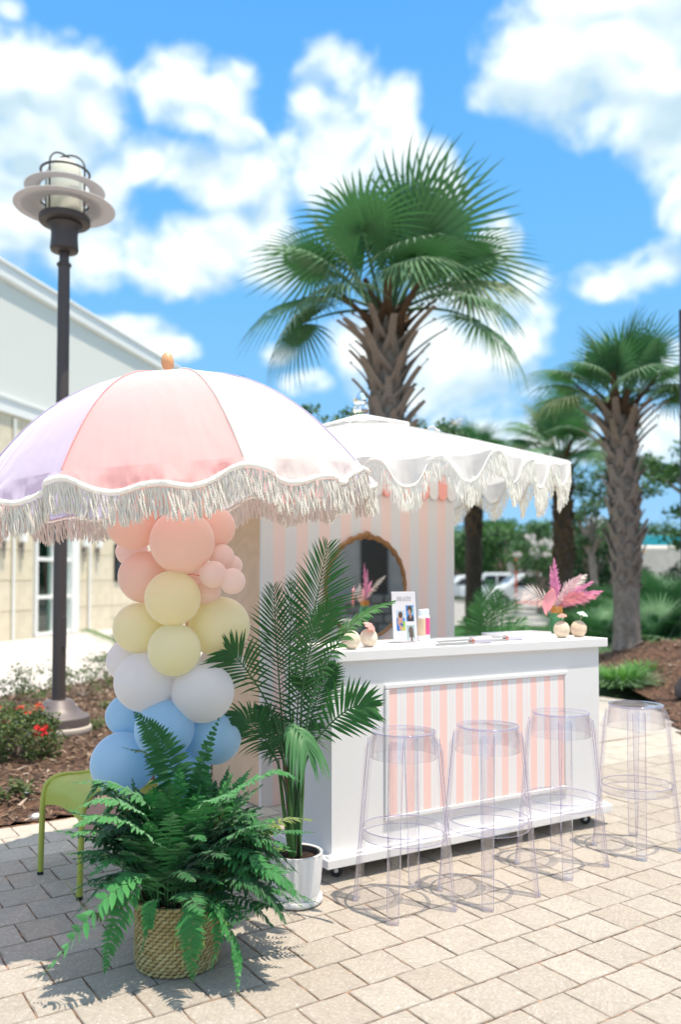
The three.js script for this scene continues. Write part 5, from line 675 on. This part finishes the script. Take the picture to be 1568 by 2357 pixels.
cabbagePalm('smaller cabbage palm with a brown trunk, left of the tall grey palm', XZ((1300 - CX) / F * 18.5, 18.5, -0.03), 4.2, { seed: 11, r: 0.2, boots: 60, b0: 1.6, tight: 0.9, bs: 0.95, f0: 0.5, s: 0.86, n: 22, minEl: 0.1, brown: true, bark: std([0.22, 0.165, 0.125], 0.95, { map: barkTex }), lean: -0.05 });
cabbagePalm('cabbage palm whose dark trunk stands just right of the striped kiosk', XZ((1091 - CX) / F * 20, 20, -0.03), 4.15, { seed: 15, r: 0.2, boots: 46, b0: 2.4, tight: 0.9, bs: 0.95, f0: 0.7, s: 0.7, n: 14, minEl: 0.5, brown: true, bark: std([0.12, 0.095, 0.08], 0.95, { map: barkTex }) });

// ---------- leafy trees ----------
function leafTree(name, label, cat, group, base, o) {
  const t = thing(name, label, cat, base, 0, group), r = rng(o.seed), wood = new MB(), lf = [new MB(), new MB()], fl = new MB();
  const limbs = [], H = o.h, tw = o.trunk ?? 0.14; if (o.trunkH > 0) wood.tube([V3(0, 0, 0), V3(0.05 * o.trunkH, o.trunkH * 0.5, 0), V3(0, o.trunkH, 0.05)], q => tw * lerp(1.2, 0.8, q), 8);
  for (let k = 0; k < o.clumps; k++) {
    const a = r() * 6.283, e = Math.acos(1 - 1.75 * r()) - Math.PI / 2 + 0.25, q = 0.45 + 0.55 * Math.sqrt(r()), c = V3(Math.cos(a) * Math.cos(e) * o.rx * q, o.cy + Math.sin(e) * o.ry * q, Math.sin(a) * Math.cos(e) * (o.rz || o.rx) * q); limbs.push(c);
    if (k % 2 === 0 && o.trunkH >= 0) { const s = V3(0, Math.max(0.05, o.trunkH * 0.95), 0); wood.tube([s, s.clone().lerp(c, 0.5).add(V3(0, 0.12 * o.ry, 0)), c], x => tw * lerp(0.5, 0.10, x), 5); }
    const cr = o.clump * (0.7 + 0.6 * r());
    for (let i = 0; i < o.leaves; i++) {
      const d = V3(r() - 0.5, r() - 0.5, r() - 0.5).normalize(), p = c.clone().addScaledVector(d, cr * Math.pow(r(), 0.45) * (0.8 + 0.3 * r())); p.y = c.y + (p.y - c.y) * (o.flat || 0.75);
      const A = V3(r() - 0.5, (r() - 0.5) * 0.7 - 0.1, r() - 0.5).normalize(), Bv = V3(r() - 0.5, r() - 0.5, r() - 0.5).cross(A).normalize(), s = o.leaf * (0.6 + 0.8 * r()), m = r() < (o.bright ?? 0.4) ? lf[1] : lf[0];
      const b0 = m.v(p, 0.5, 0), b1 = m.v(p.clone().addScaledVector(A, s * 0.5).addScaledVector(Bv, s * 0.27), 0, 0.5), b2 = m.v(p.clone().addScaledVector(A, s), 0.5, 1), b3 = m.v(p.clone().addScaledVector(A, s * 0.5).addScaledVector(Bv, -s * 0.27), 1, 0.5); m.q(b0, b1, b2, b3);
    }
    if (o.flower && r() < o.flower) for (let i = 0; i < 60; i++) { const d = V3(r() - 0.5, r() * 0.7, r() - 0.5).multiplyScalar(cr * 0.8), p = c.clone().add(d).add(V3(0, cr * 0.5, 0)), s = o.leaf * 0.34; const A = V3(r() - 0.5, r() - 0.5, r() - 0.5).normalize(), Bv = V3(r() - 0.5, r() - 0.5, r() - 0.5).cross(A).normalize(); fl.q(fl.v(p), fl.v(p.clone().addScaledVector(A, s)), fl.v(p.clone().addScaledVector(A, s).addScaledVector(Bv, s)), fl.v(p.clone().addScaledVector(Bv, s))); }
  }
  if (wood.p.length) part(t, o.trunkH > 0 ? 'trunk' : 'stems', wood.geo(), o.wood || M.bark);
  const g = o.greens || [[0.05, 0.15, 0.04], [0.095, 0.24, 0.06]]; part(t, 'crown', lf[0].geo(), leaf(g[0], 0.35, 0.2)); part(t, 'crown', lf[1].geo(), leaf(g[1], 0.4, 0.2)); if (fl.p.length) part(t, 'blossom', fl.geo(), phy(o.fc || [0.8, 0.76, 0.74], 1, { transmission: 0.3, thickness: 0 }));
  return t;
}
const gp = (x, Z, h = -0.04) => XZ((x - CX) / F * Z, Z, h);
const bgT = 'trees beyond the parking lot';
leafTree('tree', 'broad mid green tree beyond the cars, just right of the kiosk', 'tree', bgT, gp(1165, 66), { seed: 1, h: 6, trunkH: 1.6, cy: 3.9, rx: 4.4, ry: 2.4, clumps: 60, clump: 1.1, leaves: 150, leaf: 0.34, bright: 0.7, greens: [[0.06, 0.18, 0.05], [0.115, 0.29, 0.07]] });
leafTree('tree', 'dark green tree behind the left palm trunk at the kiosk edge', 'tree', bgT, gp(1062, 74), { seed: 2, h: 6, trunkH: 1.4, cy: 3.4, rx: 3.0, ry: 2.4, clumps: 34, clump: 1.0, leaves: 140, leaf: 0.34, bright: 0.3 });
leafTree('tree', 'green tree between the white car and the brown palm trunk', 'tree', bgT, gp(1262, 60), { seed: 3, h: 6, trunkH: 1.4, cy: 3.4, rx: 2.6, ry: 2.2, clumps: 34, clump: 0.9, leaves: 140, leaf: 0.3, bright: 0.5 });
leafTree('flowering_tree', 'small tree with white blossoms left of the brown palm trunk', 'tree', null, gp(1243, 36), { seed: 4, h: 3, trunkH: 0.8, cy: 2.0, rx: 1.0, ry: 1.0, clumps: 26, clump: 0.42, leaves: 120, leaf: 0.16, flower: 0.6 });
leafTree('tree', 'dark dense tree between the two right palm trunks', 'tree', bgT, gp(1362, 40), { seed: 5, h: 5, trunkH: 1.0, cy: 2.6, rx: 1.9, ry: 1.9, clumps: 46, clump: 0.7, leaves: 150, leaf: 0.22, bright: 0.3, flower: 0.12, greens: [[0.04, 0.12, 0.035], [0.075, 0.2, 0.05]] });
leafTree('tree', 'loose airy tree rising behind, left of the tall grey palm trunk', 'tree', null, gp(1362, 30), { seed: 6, h: 6, trunkH: 2.4, cy: 4.2, rx: 1.2, ry: 1.6, clumps: 22, clump: 0.42, leaves: 70, leaf: 0.17, bright: 0.4 });
leafTree('oak_tree', 'spreading oak reaching in from the right edge with blue sky through its leaves', 'tree', null, gp(1720, 24), { seed: 7, h: 8, trunkH: 2.2, cy: 4.3, rx: 3.1, ry: 2.3, clumps: 58, clump: 0.62, leaves: 120, leaf: 0.17, flat: 0.4, bright: 0.45, trunk: 0.25 });
leafTree('tree', 'round green tree behind the white trailer at the right', 'tree', bgT, gp(1500, 70), { seed: 8, h: 6, trunkH: 1.2, cy: 4.1, rx: 4.6, ry: 2.6, clumps: 50, clump: 1.1, leaves: 130, leaf: 0.34, bright: 0.6 });
leafTree('crape_myrtle', 'leafy twigs of a dark green tree left of the big palm trunk, above the umbrellas', 'tree', null, gp(735, 15), { seed: 9, h: 4.7, trunkH: 2.6, cy: 3.92, rx: 0.85, ry: 0.62, clumps: 30, clump: 0.24, leaves: 60, leaf: 0.085, bright: 0.3, flat: 0.6, trunk: 0.06 });
leafTree('crape_myrtle', 'tree top with white blossoms right of the big palm trunk', 'tree', null, gp(1000, 15), { seed: 10, h: 4.4, trunkH: 2.6, cy: 3.85, rx: 0.55, ry: 0.5, clumps: 24, clump: 0.22, leaves: 60, leaf: 0.085, bright: 0.4, flower: 0.3, trunk: 0.06 });
leafTree('tree', 'thin leafy shoot just showing above the white umbrella panel', 'tree', null, gp(556, 18), { seed: 11, h: 5.8, trunkH: 5.0, cy: 5.62, rx: 0.09, ry: 0.22, clumps: 7, clump: 0.1, leaves: 22, leaf: 0.08, bright: 0.8, trunk: 0.03, greens: [[0.2, 0.22, 0.05], [0.3, 0.3, 0.07]] });
for (let k = 0; k < 6; k++) leafTree('hedge_tree', ['dense dark tree at the far left of the background row', 'dense tree second in the background row', 'dense tree behind the parked cars', 'dense tree in the background row behind the feathers', 'dense dark tree in the background row right of the tall palm trunk', 'dense tree farthest right in the background row'][k], 'tree', 'trees beyond the parking lot', gp([1020, 1120, 1220, 1310, 1400, 1580][k], 82 + (k % 2) * 6), { seed: 20 + k, h: 6, trunkH: 0.8, cy: 2.9, rx: 5.2, ry: 2.6, clumps: 40, clump: 1.4, leaves: 110, leaf: 0.5, bright: 0.35, greens: [[0.045, 0.135, 0.04], [0.08, 0.21, 0.055]] });

// ---------- shrubs and plants ----------
const wisp = { trunkH: -1, trunk: 0.02 };
function shrub(name, label, base, o) { return leafTree(name, label, o.cat || 'shrub', o.group, base, { flat: 0.9, clump: 0.09, leaves: 40, leaf: 0.03, bright: 0.5, trunkH: 0, trunk: 0.012, ...o }); }
const yg = [[0.10, 0.16, 0.035], [0.20, 0.25, 0.07]];
shrub('rose_bush', 'flowering bush with red blossoms in front of the lamp post base', gp(42, 6.3, 0.05), { cat: 'flowering bush', seed: 31, cy: 0.19, rx: 0.30, ry: 0.19, clumps: 60, clump: 0.085, leaves: 60, leaf: 0.034, greens: [[0.09, 0.15, 0.035], [0.20, 0.25, 0.06]], flower: 0.07, fc: [0.75, 0.12, 0.05] });
{ const f = thing('red_rose', 'cluster of bright red roses on top of the bush by the lamp base', 'flower', P(95, 1680, 6.15)), r = rng(3), m = new MB(); for (let i = 0; i < 60; i++) { const c = V3((r() - 0.5) * 0.10, (r() - 0.5) * 0.07, (r() - 0.5) * 0.08), A = V3(r() - 0.5, r() - 0.5, r() - 0.5).normalize(), B = V3(r() - 0.5, r() - 0.5, r() - 0.5).cross(A).normalize(), s = 0.016; m.q(m.v(c), m.v(c.clone().addScaledVector(A, s)), m.v(c.clone().addScaledVector(A, s).addScaledVector(B, s)), m.v(c.clone().addScaledVector(B, s))); } part(f, 'petals', m.geo(), phy([0.80, 0.02, 0.03], 0.9, { transmission: 0.2, thickness: 0 })); }
[['wispy shrub left of the lamp post, on the walk edge', 90, 9.2, 32, 0.42], ['wispy shrub right of the lamp post, before the concrete walk', 195, 9.4, 33, 0.34], ['green shrub under the white balloons at the bed edge', 250, 10.6, 34, 0.42], ['thin shrub at the left edge of the bed', 8, 8.0, 35, 0.42], ['low yellowish shrub at the left picture edge', -20, 7.2, 36, 0.3]].forEach(([label, x, Z, seed, h]) => shrub('shrub', label, gp(x, Z, 0.06), { seed, cy: h * 0.6, rx: 0.36, ry: h * 0.5, clumps: 26, clump: 0.075, leaves: 20, leaf: 0.034, greens: yg }));
[['tuft of green weeds on the mulch right of the lamp base', 228, 7.6, 37], ['small weed in the mulch left of the green stool', 30, 5.3, 38], ['low ground plant behind the lamp post base', 120, 8.3, 39], ['low ground plant near the balloons', 262, 8.8, 40]].forEach(([label, x, Z, seed]) => shrub('weed', label, gp(x, Z, 0.06), { cat: 'weed', seed, cy: 0.04, rx: 0.13, ry: 0.05, clumps: 10, clump: 0.05, leaves: 24, leaf: 0.035, greens: yg }));
function tuft(name, label, cat, base, o) { // arching strap leaves
  const t = thing(name, label, cat, base), r = rng(o.seed), ms = [new MB(), new MB()]; for (let i = 0; i < o.n; i++) { const a = r() * 6.283, q = Math.sqrt(r()) * o.r0, L = o.L * (0.6 + 0.6 * r()), e = lerp(1.35, 0.5, r()), m = ms[r() < 0.5 ? 0 : 1], d = V3(Math.cos(a), 0, Math.sin(a)), sd = V3(-d.z, 0, d.x), b = V3(Math.cos(a + r() - 0.5) * q, 0, Math.sin(a + r() - 0.5) * q); let pa, pb; for (let k = 0; k <= 4; k++) { const s = k / 4, p = b.clone().addScaledVector(d, L * s * Math.cos(e) * (1 + 0.3 * s)).add(V3(0, L * (s * Math.sin(e) - o.droop * s * s), 0)); const w = o.w * (1 - s * s * 0.95); const u = m.v(p.clone().addScaledVector(sd, -w), 0, s), v = m.v(p.clone().addScaledVector(sd, w), 1, s); if (k) m.q(pa, pb, v, u); pa = u; pb = v; } }
  part(t, 'leaves', ms[0].geo(), leaf(o.c[0], 0.35, 0.4)); part(t, 'leaves', ms[1].geo(), leaf(o.c[1], 0.35, 0.4)); return t; }
const lush = [[0.10, 0.32, 0.05], [0.22, 0.50, 0.09]];
tuft('grass_clump', 'bright green clump of strap-leaved grass in front of the tall grey palm', 'ornamental grass', gp(1425, 10.7, 0.06), { seed: 1, n: 900, r0: 0.22, L: 0.46, droop: 0.42, w: 0.009, c: lush });
tuft('grass_clump', 'green grass clump right behind the counter end at the palm foot', 'ornamental grass', gp(1478, 11.2, 0.12), { seed: 2, n: 500, r0: 0.16, L: 0.36, droop: 0.4, w: 0.009, c: lush });
tuft('grass_clump', 'bright green grass at the foot of the kiosk right edge', 'ornamental grass', gp(1078, 15, -0.03), { seed: 3, n: 700, r0: 0.35, L: 0.75, droop: 0.5, w: 0.016, c: lush });
tuft('grass_clump', 'low bright green plant on the mulch at the right edge', 'ornamental grass', gp(1540, 12.6, 0.3), { seed: 4, n: 420, r0: 0.28, L: 0.36, droop: 0.4, w: 0.014, c: lush });
function palmetto(label, base, n, s, seed, mi) { const t = thing('palmetto', label, 'palmetto shrub', base), r = rng(seed); for (let i = 0; i < n; i++) { const az = i * 2.4 + r(), el = lerp(1.35, 0.25, i / n), m = part(t, 'frond', fans.small[i % 2], palmGreens[mi ?? ((r() * 2) | 0)]); place(m, V3((r() - 0.5) * 0.3, 0.05, (r() - 0.5) * 0.3), az, el, (r() - 0.5) * 0.8); m.scale.setScalar(s * (0.8 + 0.5 * r())); } }
palmetto('dark fan palmetto bush right of the tall grey palm trunk', gp(1520, 14.6, 0.1), 22, 1.3, 1); palmetto('fan palmetto bush between the feathers and the tall grey palm', gp(1385, 15.5, 0.0), 20, 1.2, 2); palmetto('dark palmetto bush farther back at the right edge', gp(1565, 18.5, 0.3), 22, 1.5, 3, 0); palmetto('fan palmetto behind the anthurium and vase', gp(1330, 17, -0.03), 18, 1.1, 4); palmetto('small fan palm showing its tips left of the yellow balloons', gp(330, 15, 0.0), 14, 0.95, 5, 3); palmetto('dark green palmetto low behind the tall palm trunk', gp(1480, 17.5, 0.1), 18, 1.5, 6, 0);
leafTree('bush', 'dark leafy bush behind the palmettos at the right edge', 'bush', null, gp(1545, 22, 0.2), { seed: 41, trunkH: 0.2, cy: 0.9, rx: 1.1, ry: 0.7, clumps: 34, clump: 0.32, leaves: 110, leaf: 0.1, greens: [[0.02, 0.07, 0.022], [0.04, 0.11, 0.03]] }); leafTree('bush', 'round green bush behind the feathers', 'bush', null, gp(1400, 26, -0.03), { seed: 42, trunkH: 0.2, cy: 0.7, rx: 1.1, ry: 0.6, clumps: 30, clump: 0.32, leaves: 100, leaf: 0.1 });
{ // feather palm behind the counter
  const b = gp(1120, 7.4, 0), t = thing('potted_palm', 'green feather palm standing behind the counter, right of the kiosk', 'palm', b), r = rng(4), G = [[0.04, 0.20, 0.05], [0.09, 0.32, 0.09]].map(c => leaf(c, 0.35, 0.35)); const tips = [[1128, 1338, 0.1], [1092, 1395, -0.1], [1190, 1382, 0.1], [1212, 1425, 0.2], [1066, 1430, 0], [1150, 1362, -0.1], [1106, 1368, 0.2], [1205, 1450, -0.1], [1085, 1452, 0.1]];
  tips.forEach(([x, y, dz], k) => { const tip = P(x, y, 7.4 + dz), a = V3(b.x, 0.25, b.z), mid = a.clone().lerp(tip, 0.6); mid.x = lerp(mid.x, b.x, 0.55); mid.y += 0.12; part(t, 'frond', frondGeo({ pts: [a, mid, tip].map(p => p.clone().sub(b)), n: 20, len: bell(0.3, 0.45, 0.24), lmax: 0.24, w: 0.006, ang: s => lerp(1.0, 0.3, s), droop: 0.2, rach: 0.006, seed: 300 + k, K: 4, jit: 0.2, lift: 0.1, t0: 0.4, up: V3(0, 0.4, 1), fold: 0.3 }), G[k % 2]); });
  part(t, 'pot', lathe([[0, 0], [0.12, 0], [0.15, 0.24], [0.14, 0.24], [0.12, 0.05]], 28), std([0.3, 0.3, 0.3], 0.6)); part(t, 'stalk', lathe([[0.03, 0.1], [0.025, 0.5], [0, 0.55]], 10), std([0.1, 0.2, 0.05], 0.6));
}
// ---------- litter in the mulch ----------
{ const d = at(82, 1884), g = thing('sprinkler_cap', 'round grey cap with a white centre at the bed edge left of the green stool', 'cap', d.setY(hL(d.x, d.z) + 0.004)); part(g, 'ring', lathe([[0, 0], [0.034, 0], [0.036, 0.01], [0.028, 0.014], [0.02, 0.010], [0, 0.010]], 28), std([0.22, 0.2, 0.2], 0.6)); part(g, 'centre', lathe([[0.019, 0.0105], [0.019, 0.015], [0, 0.017]], 22), std([0.75, 0.78, 0.76], 0.5)); g.rotation.x = 0.3;
  const e = at(60, 1849), k = thing('bottle_lid', 'small pale blue round lid on the mulch', 'lid', e.setY(hL(e.x, e.z) + 0.012)); part(k, 'disc', lathe([[0, 0], [0.022, 0], [0.0225, 0.006], [0.019, 0.009], [0, 0.008]], 22), std([0.62, 0.74, 0.84], 0.4)); k.rotation.x = 0.45;
  const f = at(140, 1853), l = thing('dry_leaf', 'pale curled dry leaf on the mulch behind the green stool', 'leaf', f.setY(hL(f.x, f.z) + 0.015), 0.7), m = new MB(); m.grid(8, 10, (s, t) => { const w = 0.026 * Math.sin(Math.PI * Math.min(1, t * 0.9 + 0.08)) * (1 + 0.3 * Math.sin(t * 22)); return [V3((s - 0.5) * 2 * w, 0.02 * (s - 0.5) ** 2 * 4 + 0.03 * (t - 0.5) ** 2 * 4, (t - 0.5) * 0.15), s, t]; }); part(l, 'blade', m.geo(), std([0.72, 0.60, 0.40], 0.9, { map: leafTex })); }
// ---------- parking lot ----------
function car(label, base, turn, col, o = {}) {
  const c = thing('parked_car', label, 'car', base, turn, null), paint = phy(col, 0.35, { clearcoat: 1, clearcoatRoughness: 0.05 }), gl = std([0.02, 0.025, 0.03], 0.06), h = o.h || 1.72, L = o.L || 4.7, W = 1.84;
  const prof = o.pickup ? [[0, 0.42], [0.02, 0.95], [0.9, 1.12], [1.5, h], [3.1, h], [3.3, 1.15], [L, 1.12], [L, 0.45]] : [[0, 0.42], [0.03, 0.85], [0.25, 0.98], [1.05, 1.10], [1.75, h - 0.06], [2.2, h], [3.9, h - 0.06], [4.45, 1.2], [L, 1.0], [L, 0.45]];
  const s = new THREE.Shape(); s.moveTo(...prof[0]); prof.slice(1).forEach(p => s.lineTo(...p)); for (const x of [L - 0.85, 0.95]) { s.lineTo(x + 0.38, 0.42); s.absarc(x, 0.40, 0.38, 0, Math.PI, false); } s.closePath();
  const g = new THREE.ExtrudeGeometry(s, { depth: W - 0.14, bevelEnabled: true, bevelSize: 0.06, bevelThickness: 0.07, bevelSegments: 3, curveSegments: 10 }); g.translate(-L / 2, 0, -(W - 0.14) / 2); part(c, 'body', toCreasedNormals(g, 0.6), paint);
  const win = o.pickup ? [[[1.2, 1.15], [1.62, h - 0.12], [2.25, h - 0.1], [2.25, 1.15]], [[2.33, 1.15], [2.33, h - 0.1], [3.0, h - 0.12], [3.1, 1.15]]] : [[[1.35, 1.12], [1.92, h - 0.16], [2.5, h - 0.13], [2.5, 1.12]], [[2.58, 1.12], [2.58, h - 0.13], [3.35, h - 0.17], [3.4, 1.14]], [[3.48, 1.14], [3.43, h - 0.18], [3.85, h - 0.22], [4.2, 1.2]]];
  for (const w of win) for (const z of [-1, 1]) { const q = new THREE.Shape(w.map(p => new THREE.Vector2(...p))); part(c, 'window', new THREE.ExtrudeGeometry(q, { depth: 0.02, bevelEnabled: false }).translate(-L / 2, 0, z * W / 2 - (z > 0 ? 0.005 : 0.015)), gl); }
  const ws = new MB(); const a = o.pickup ? [[0.98, 1.19], [1.47, h - 0.03]] : [[1.13, 1.20], [1.70, h - 0.08]]; ws.q(ws.v(V3(a[0][0] - L / 2 - 0.05, a[0][1], -0.72)), ws.v(V3(a[0][0] - L / 2 - 0.05, a[0][1], 0.72)), ws.v(V3(a[1][0] - L / 2 - 0.05, a[1][1] + 0.02, 0.66)), ws.v(V3(a[1][0] - L / 2 - 0.05, a[1][1] + 0.02, -0.66))); part(c, 'windscreen', ws.geo(), gl);
  for (const x of [0.95, L - 0.85]) for (const z of [-1, 1]) { const w = part(c, 'wheel', new THREE.CylinderGeometry(0.34, 0.34, 0.22, 28).rotateX(Math.PI / 2).translate(x - L / 2, 0.34, z * (W / 2 - 0.13)), M.rubber); part(w, 'rim', new THREE.CylinderGeometry(0.22, 0.22, 0.24, 20).rotateX(Math.PI / 2).translate(x - L / 2, 0.34, z * (W / 2 - 0.13)), M.steel); }
  for (const z of [-0.65, 0.65]) { part(c, 'headlight', bx(0.12, 0.14, 0.32, -L / 2 + 0.02, 0.80, z, 0.04), std([0.8, 0.82, 0.84], 0.1)); part(c, 'tail_light', bx(0.1, 0.24, 0.2, L / 2 + 0.02, 0.95, z, 0.03), std([0.45, 0.02, 0.02], 0.2)); } part(c, 'bumper', bx(0.12, 0.2, W - 0.2, -L / 2 - 0.02, 0.48, 0, 0.04), std([0.05, 0.05, 0.05], 0.6)); return c;
}
car('white sport utility car parked side-on, nearest beyond the counter', gp(1212, 43, -0.05), 0.05, [0.72, 0.76, 0.78]); car('white pickup truck parked farther back, left of the stop sign', gp(1160, 55, -0.05), -0.2, [0.74, 0.77, 0.78], { pickup: true, L: 5.4, h: 1.85 }); car('white car half hidden behind the left palm trunk', gp(1068, 58, -0.05), 0.2, [0.70, 0.73, 0.75]); car('dark blue car behind the white sport utility car', gp(1262, 58, -0.05), 0.0, [0.04, 0.05, 0.09]); car('silver car right of the brown palm trunk', gp(1338, 52, -0.05), 0.1, [0.5, 0.53, 0.55]); car('pale car farthest right, before the dark tree', gp(1392, 56, -0.05), 0.1, [0.66, 0.70, 0.72]);
{ const g = thing('stop_sign', 'back of an octagonal grey traffic sign on a red striped post', 'traffic sign', gp(1188, 37, -0.05)); part(g, 'post', bx(0.07, 2.4, 0.05, 0, 1.2, 0.0, 0.01), M.steel); part(g, 'reflector_strip', bx(0.085, 2.2, 0.012, 0, 1.3, 0.034, 0.003), std([0.72, 0.10, 0.03], 0.5)); part(g, 'plate', new THREE.CylinderGeometry(0.37, 0.37, 0.012, 8).rotateY(Math.PI / 8).rotateX(Math.PI / 2).translate(0, 2.02, -0.04), std([0.50, 0.50, 0.49], 0.5, { metalness: 0.3 })); }
{ const g = thing('trailer', 'white box trailer with rounded front at the right, behind the palmettos', 'trailer', gp(1560, 33, -0.05), 0.12), w = std([0.66, 0.66, 0.62], 0.6, { map: mottle }); part(g, 'body', bx(4.2, 2.2, 2.2, 0, 1.65, 0, 0.16), w); part(g, 'skirt', bx(4.0, 0.3, 2.0, 0, 0.42, 0, 0.02), M.darkMetal); for (const x of [0.4, 1.2]) part(g, 'wheel', new THREE.CylinderGeometry(0.33, 0.33, 0.2, 24).rotateX(Math.PI / 2).translate(x, 0.36, 1.0), M.rubber); part(g, 'marker_light', bx(0.08, 0.08, 0.05, -1.9, 2.5, 1.1), std([0.8, 0.5, 0.2], 0.3)); }
{ const g = thing('shop_building', 'low building with a teal roof band beyond the trailer', 'building', gp(1570, 50, -0.05), 0.1); part(g, 'wall', bx(9, 3.2, 6, 0.6, 1.6, -3, 0.02), std([0.62, 0.60, 0.55], 0.9, { map: mottle })); part(g, 'roof_band', bx(9.4, 0.85, 6.4, 0.6, 3.62, -3, 0.03), std([0.02, 0.36, 0.44], 0.6)); part(g, 'door', bx(1.0, 2.1, 0.06, -1.2, 1.05, 0.02, 0.02), M.darkMetal); for (const x of [0.8, 2.8]) part(g, 'window', bx(1.3, 1.2, 0.06, x, 1.7, 0.02, 0.02), std([0.03, 0.04, 0.05], 0.1)); }

renderer.render(scene, camera);
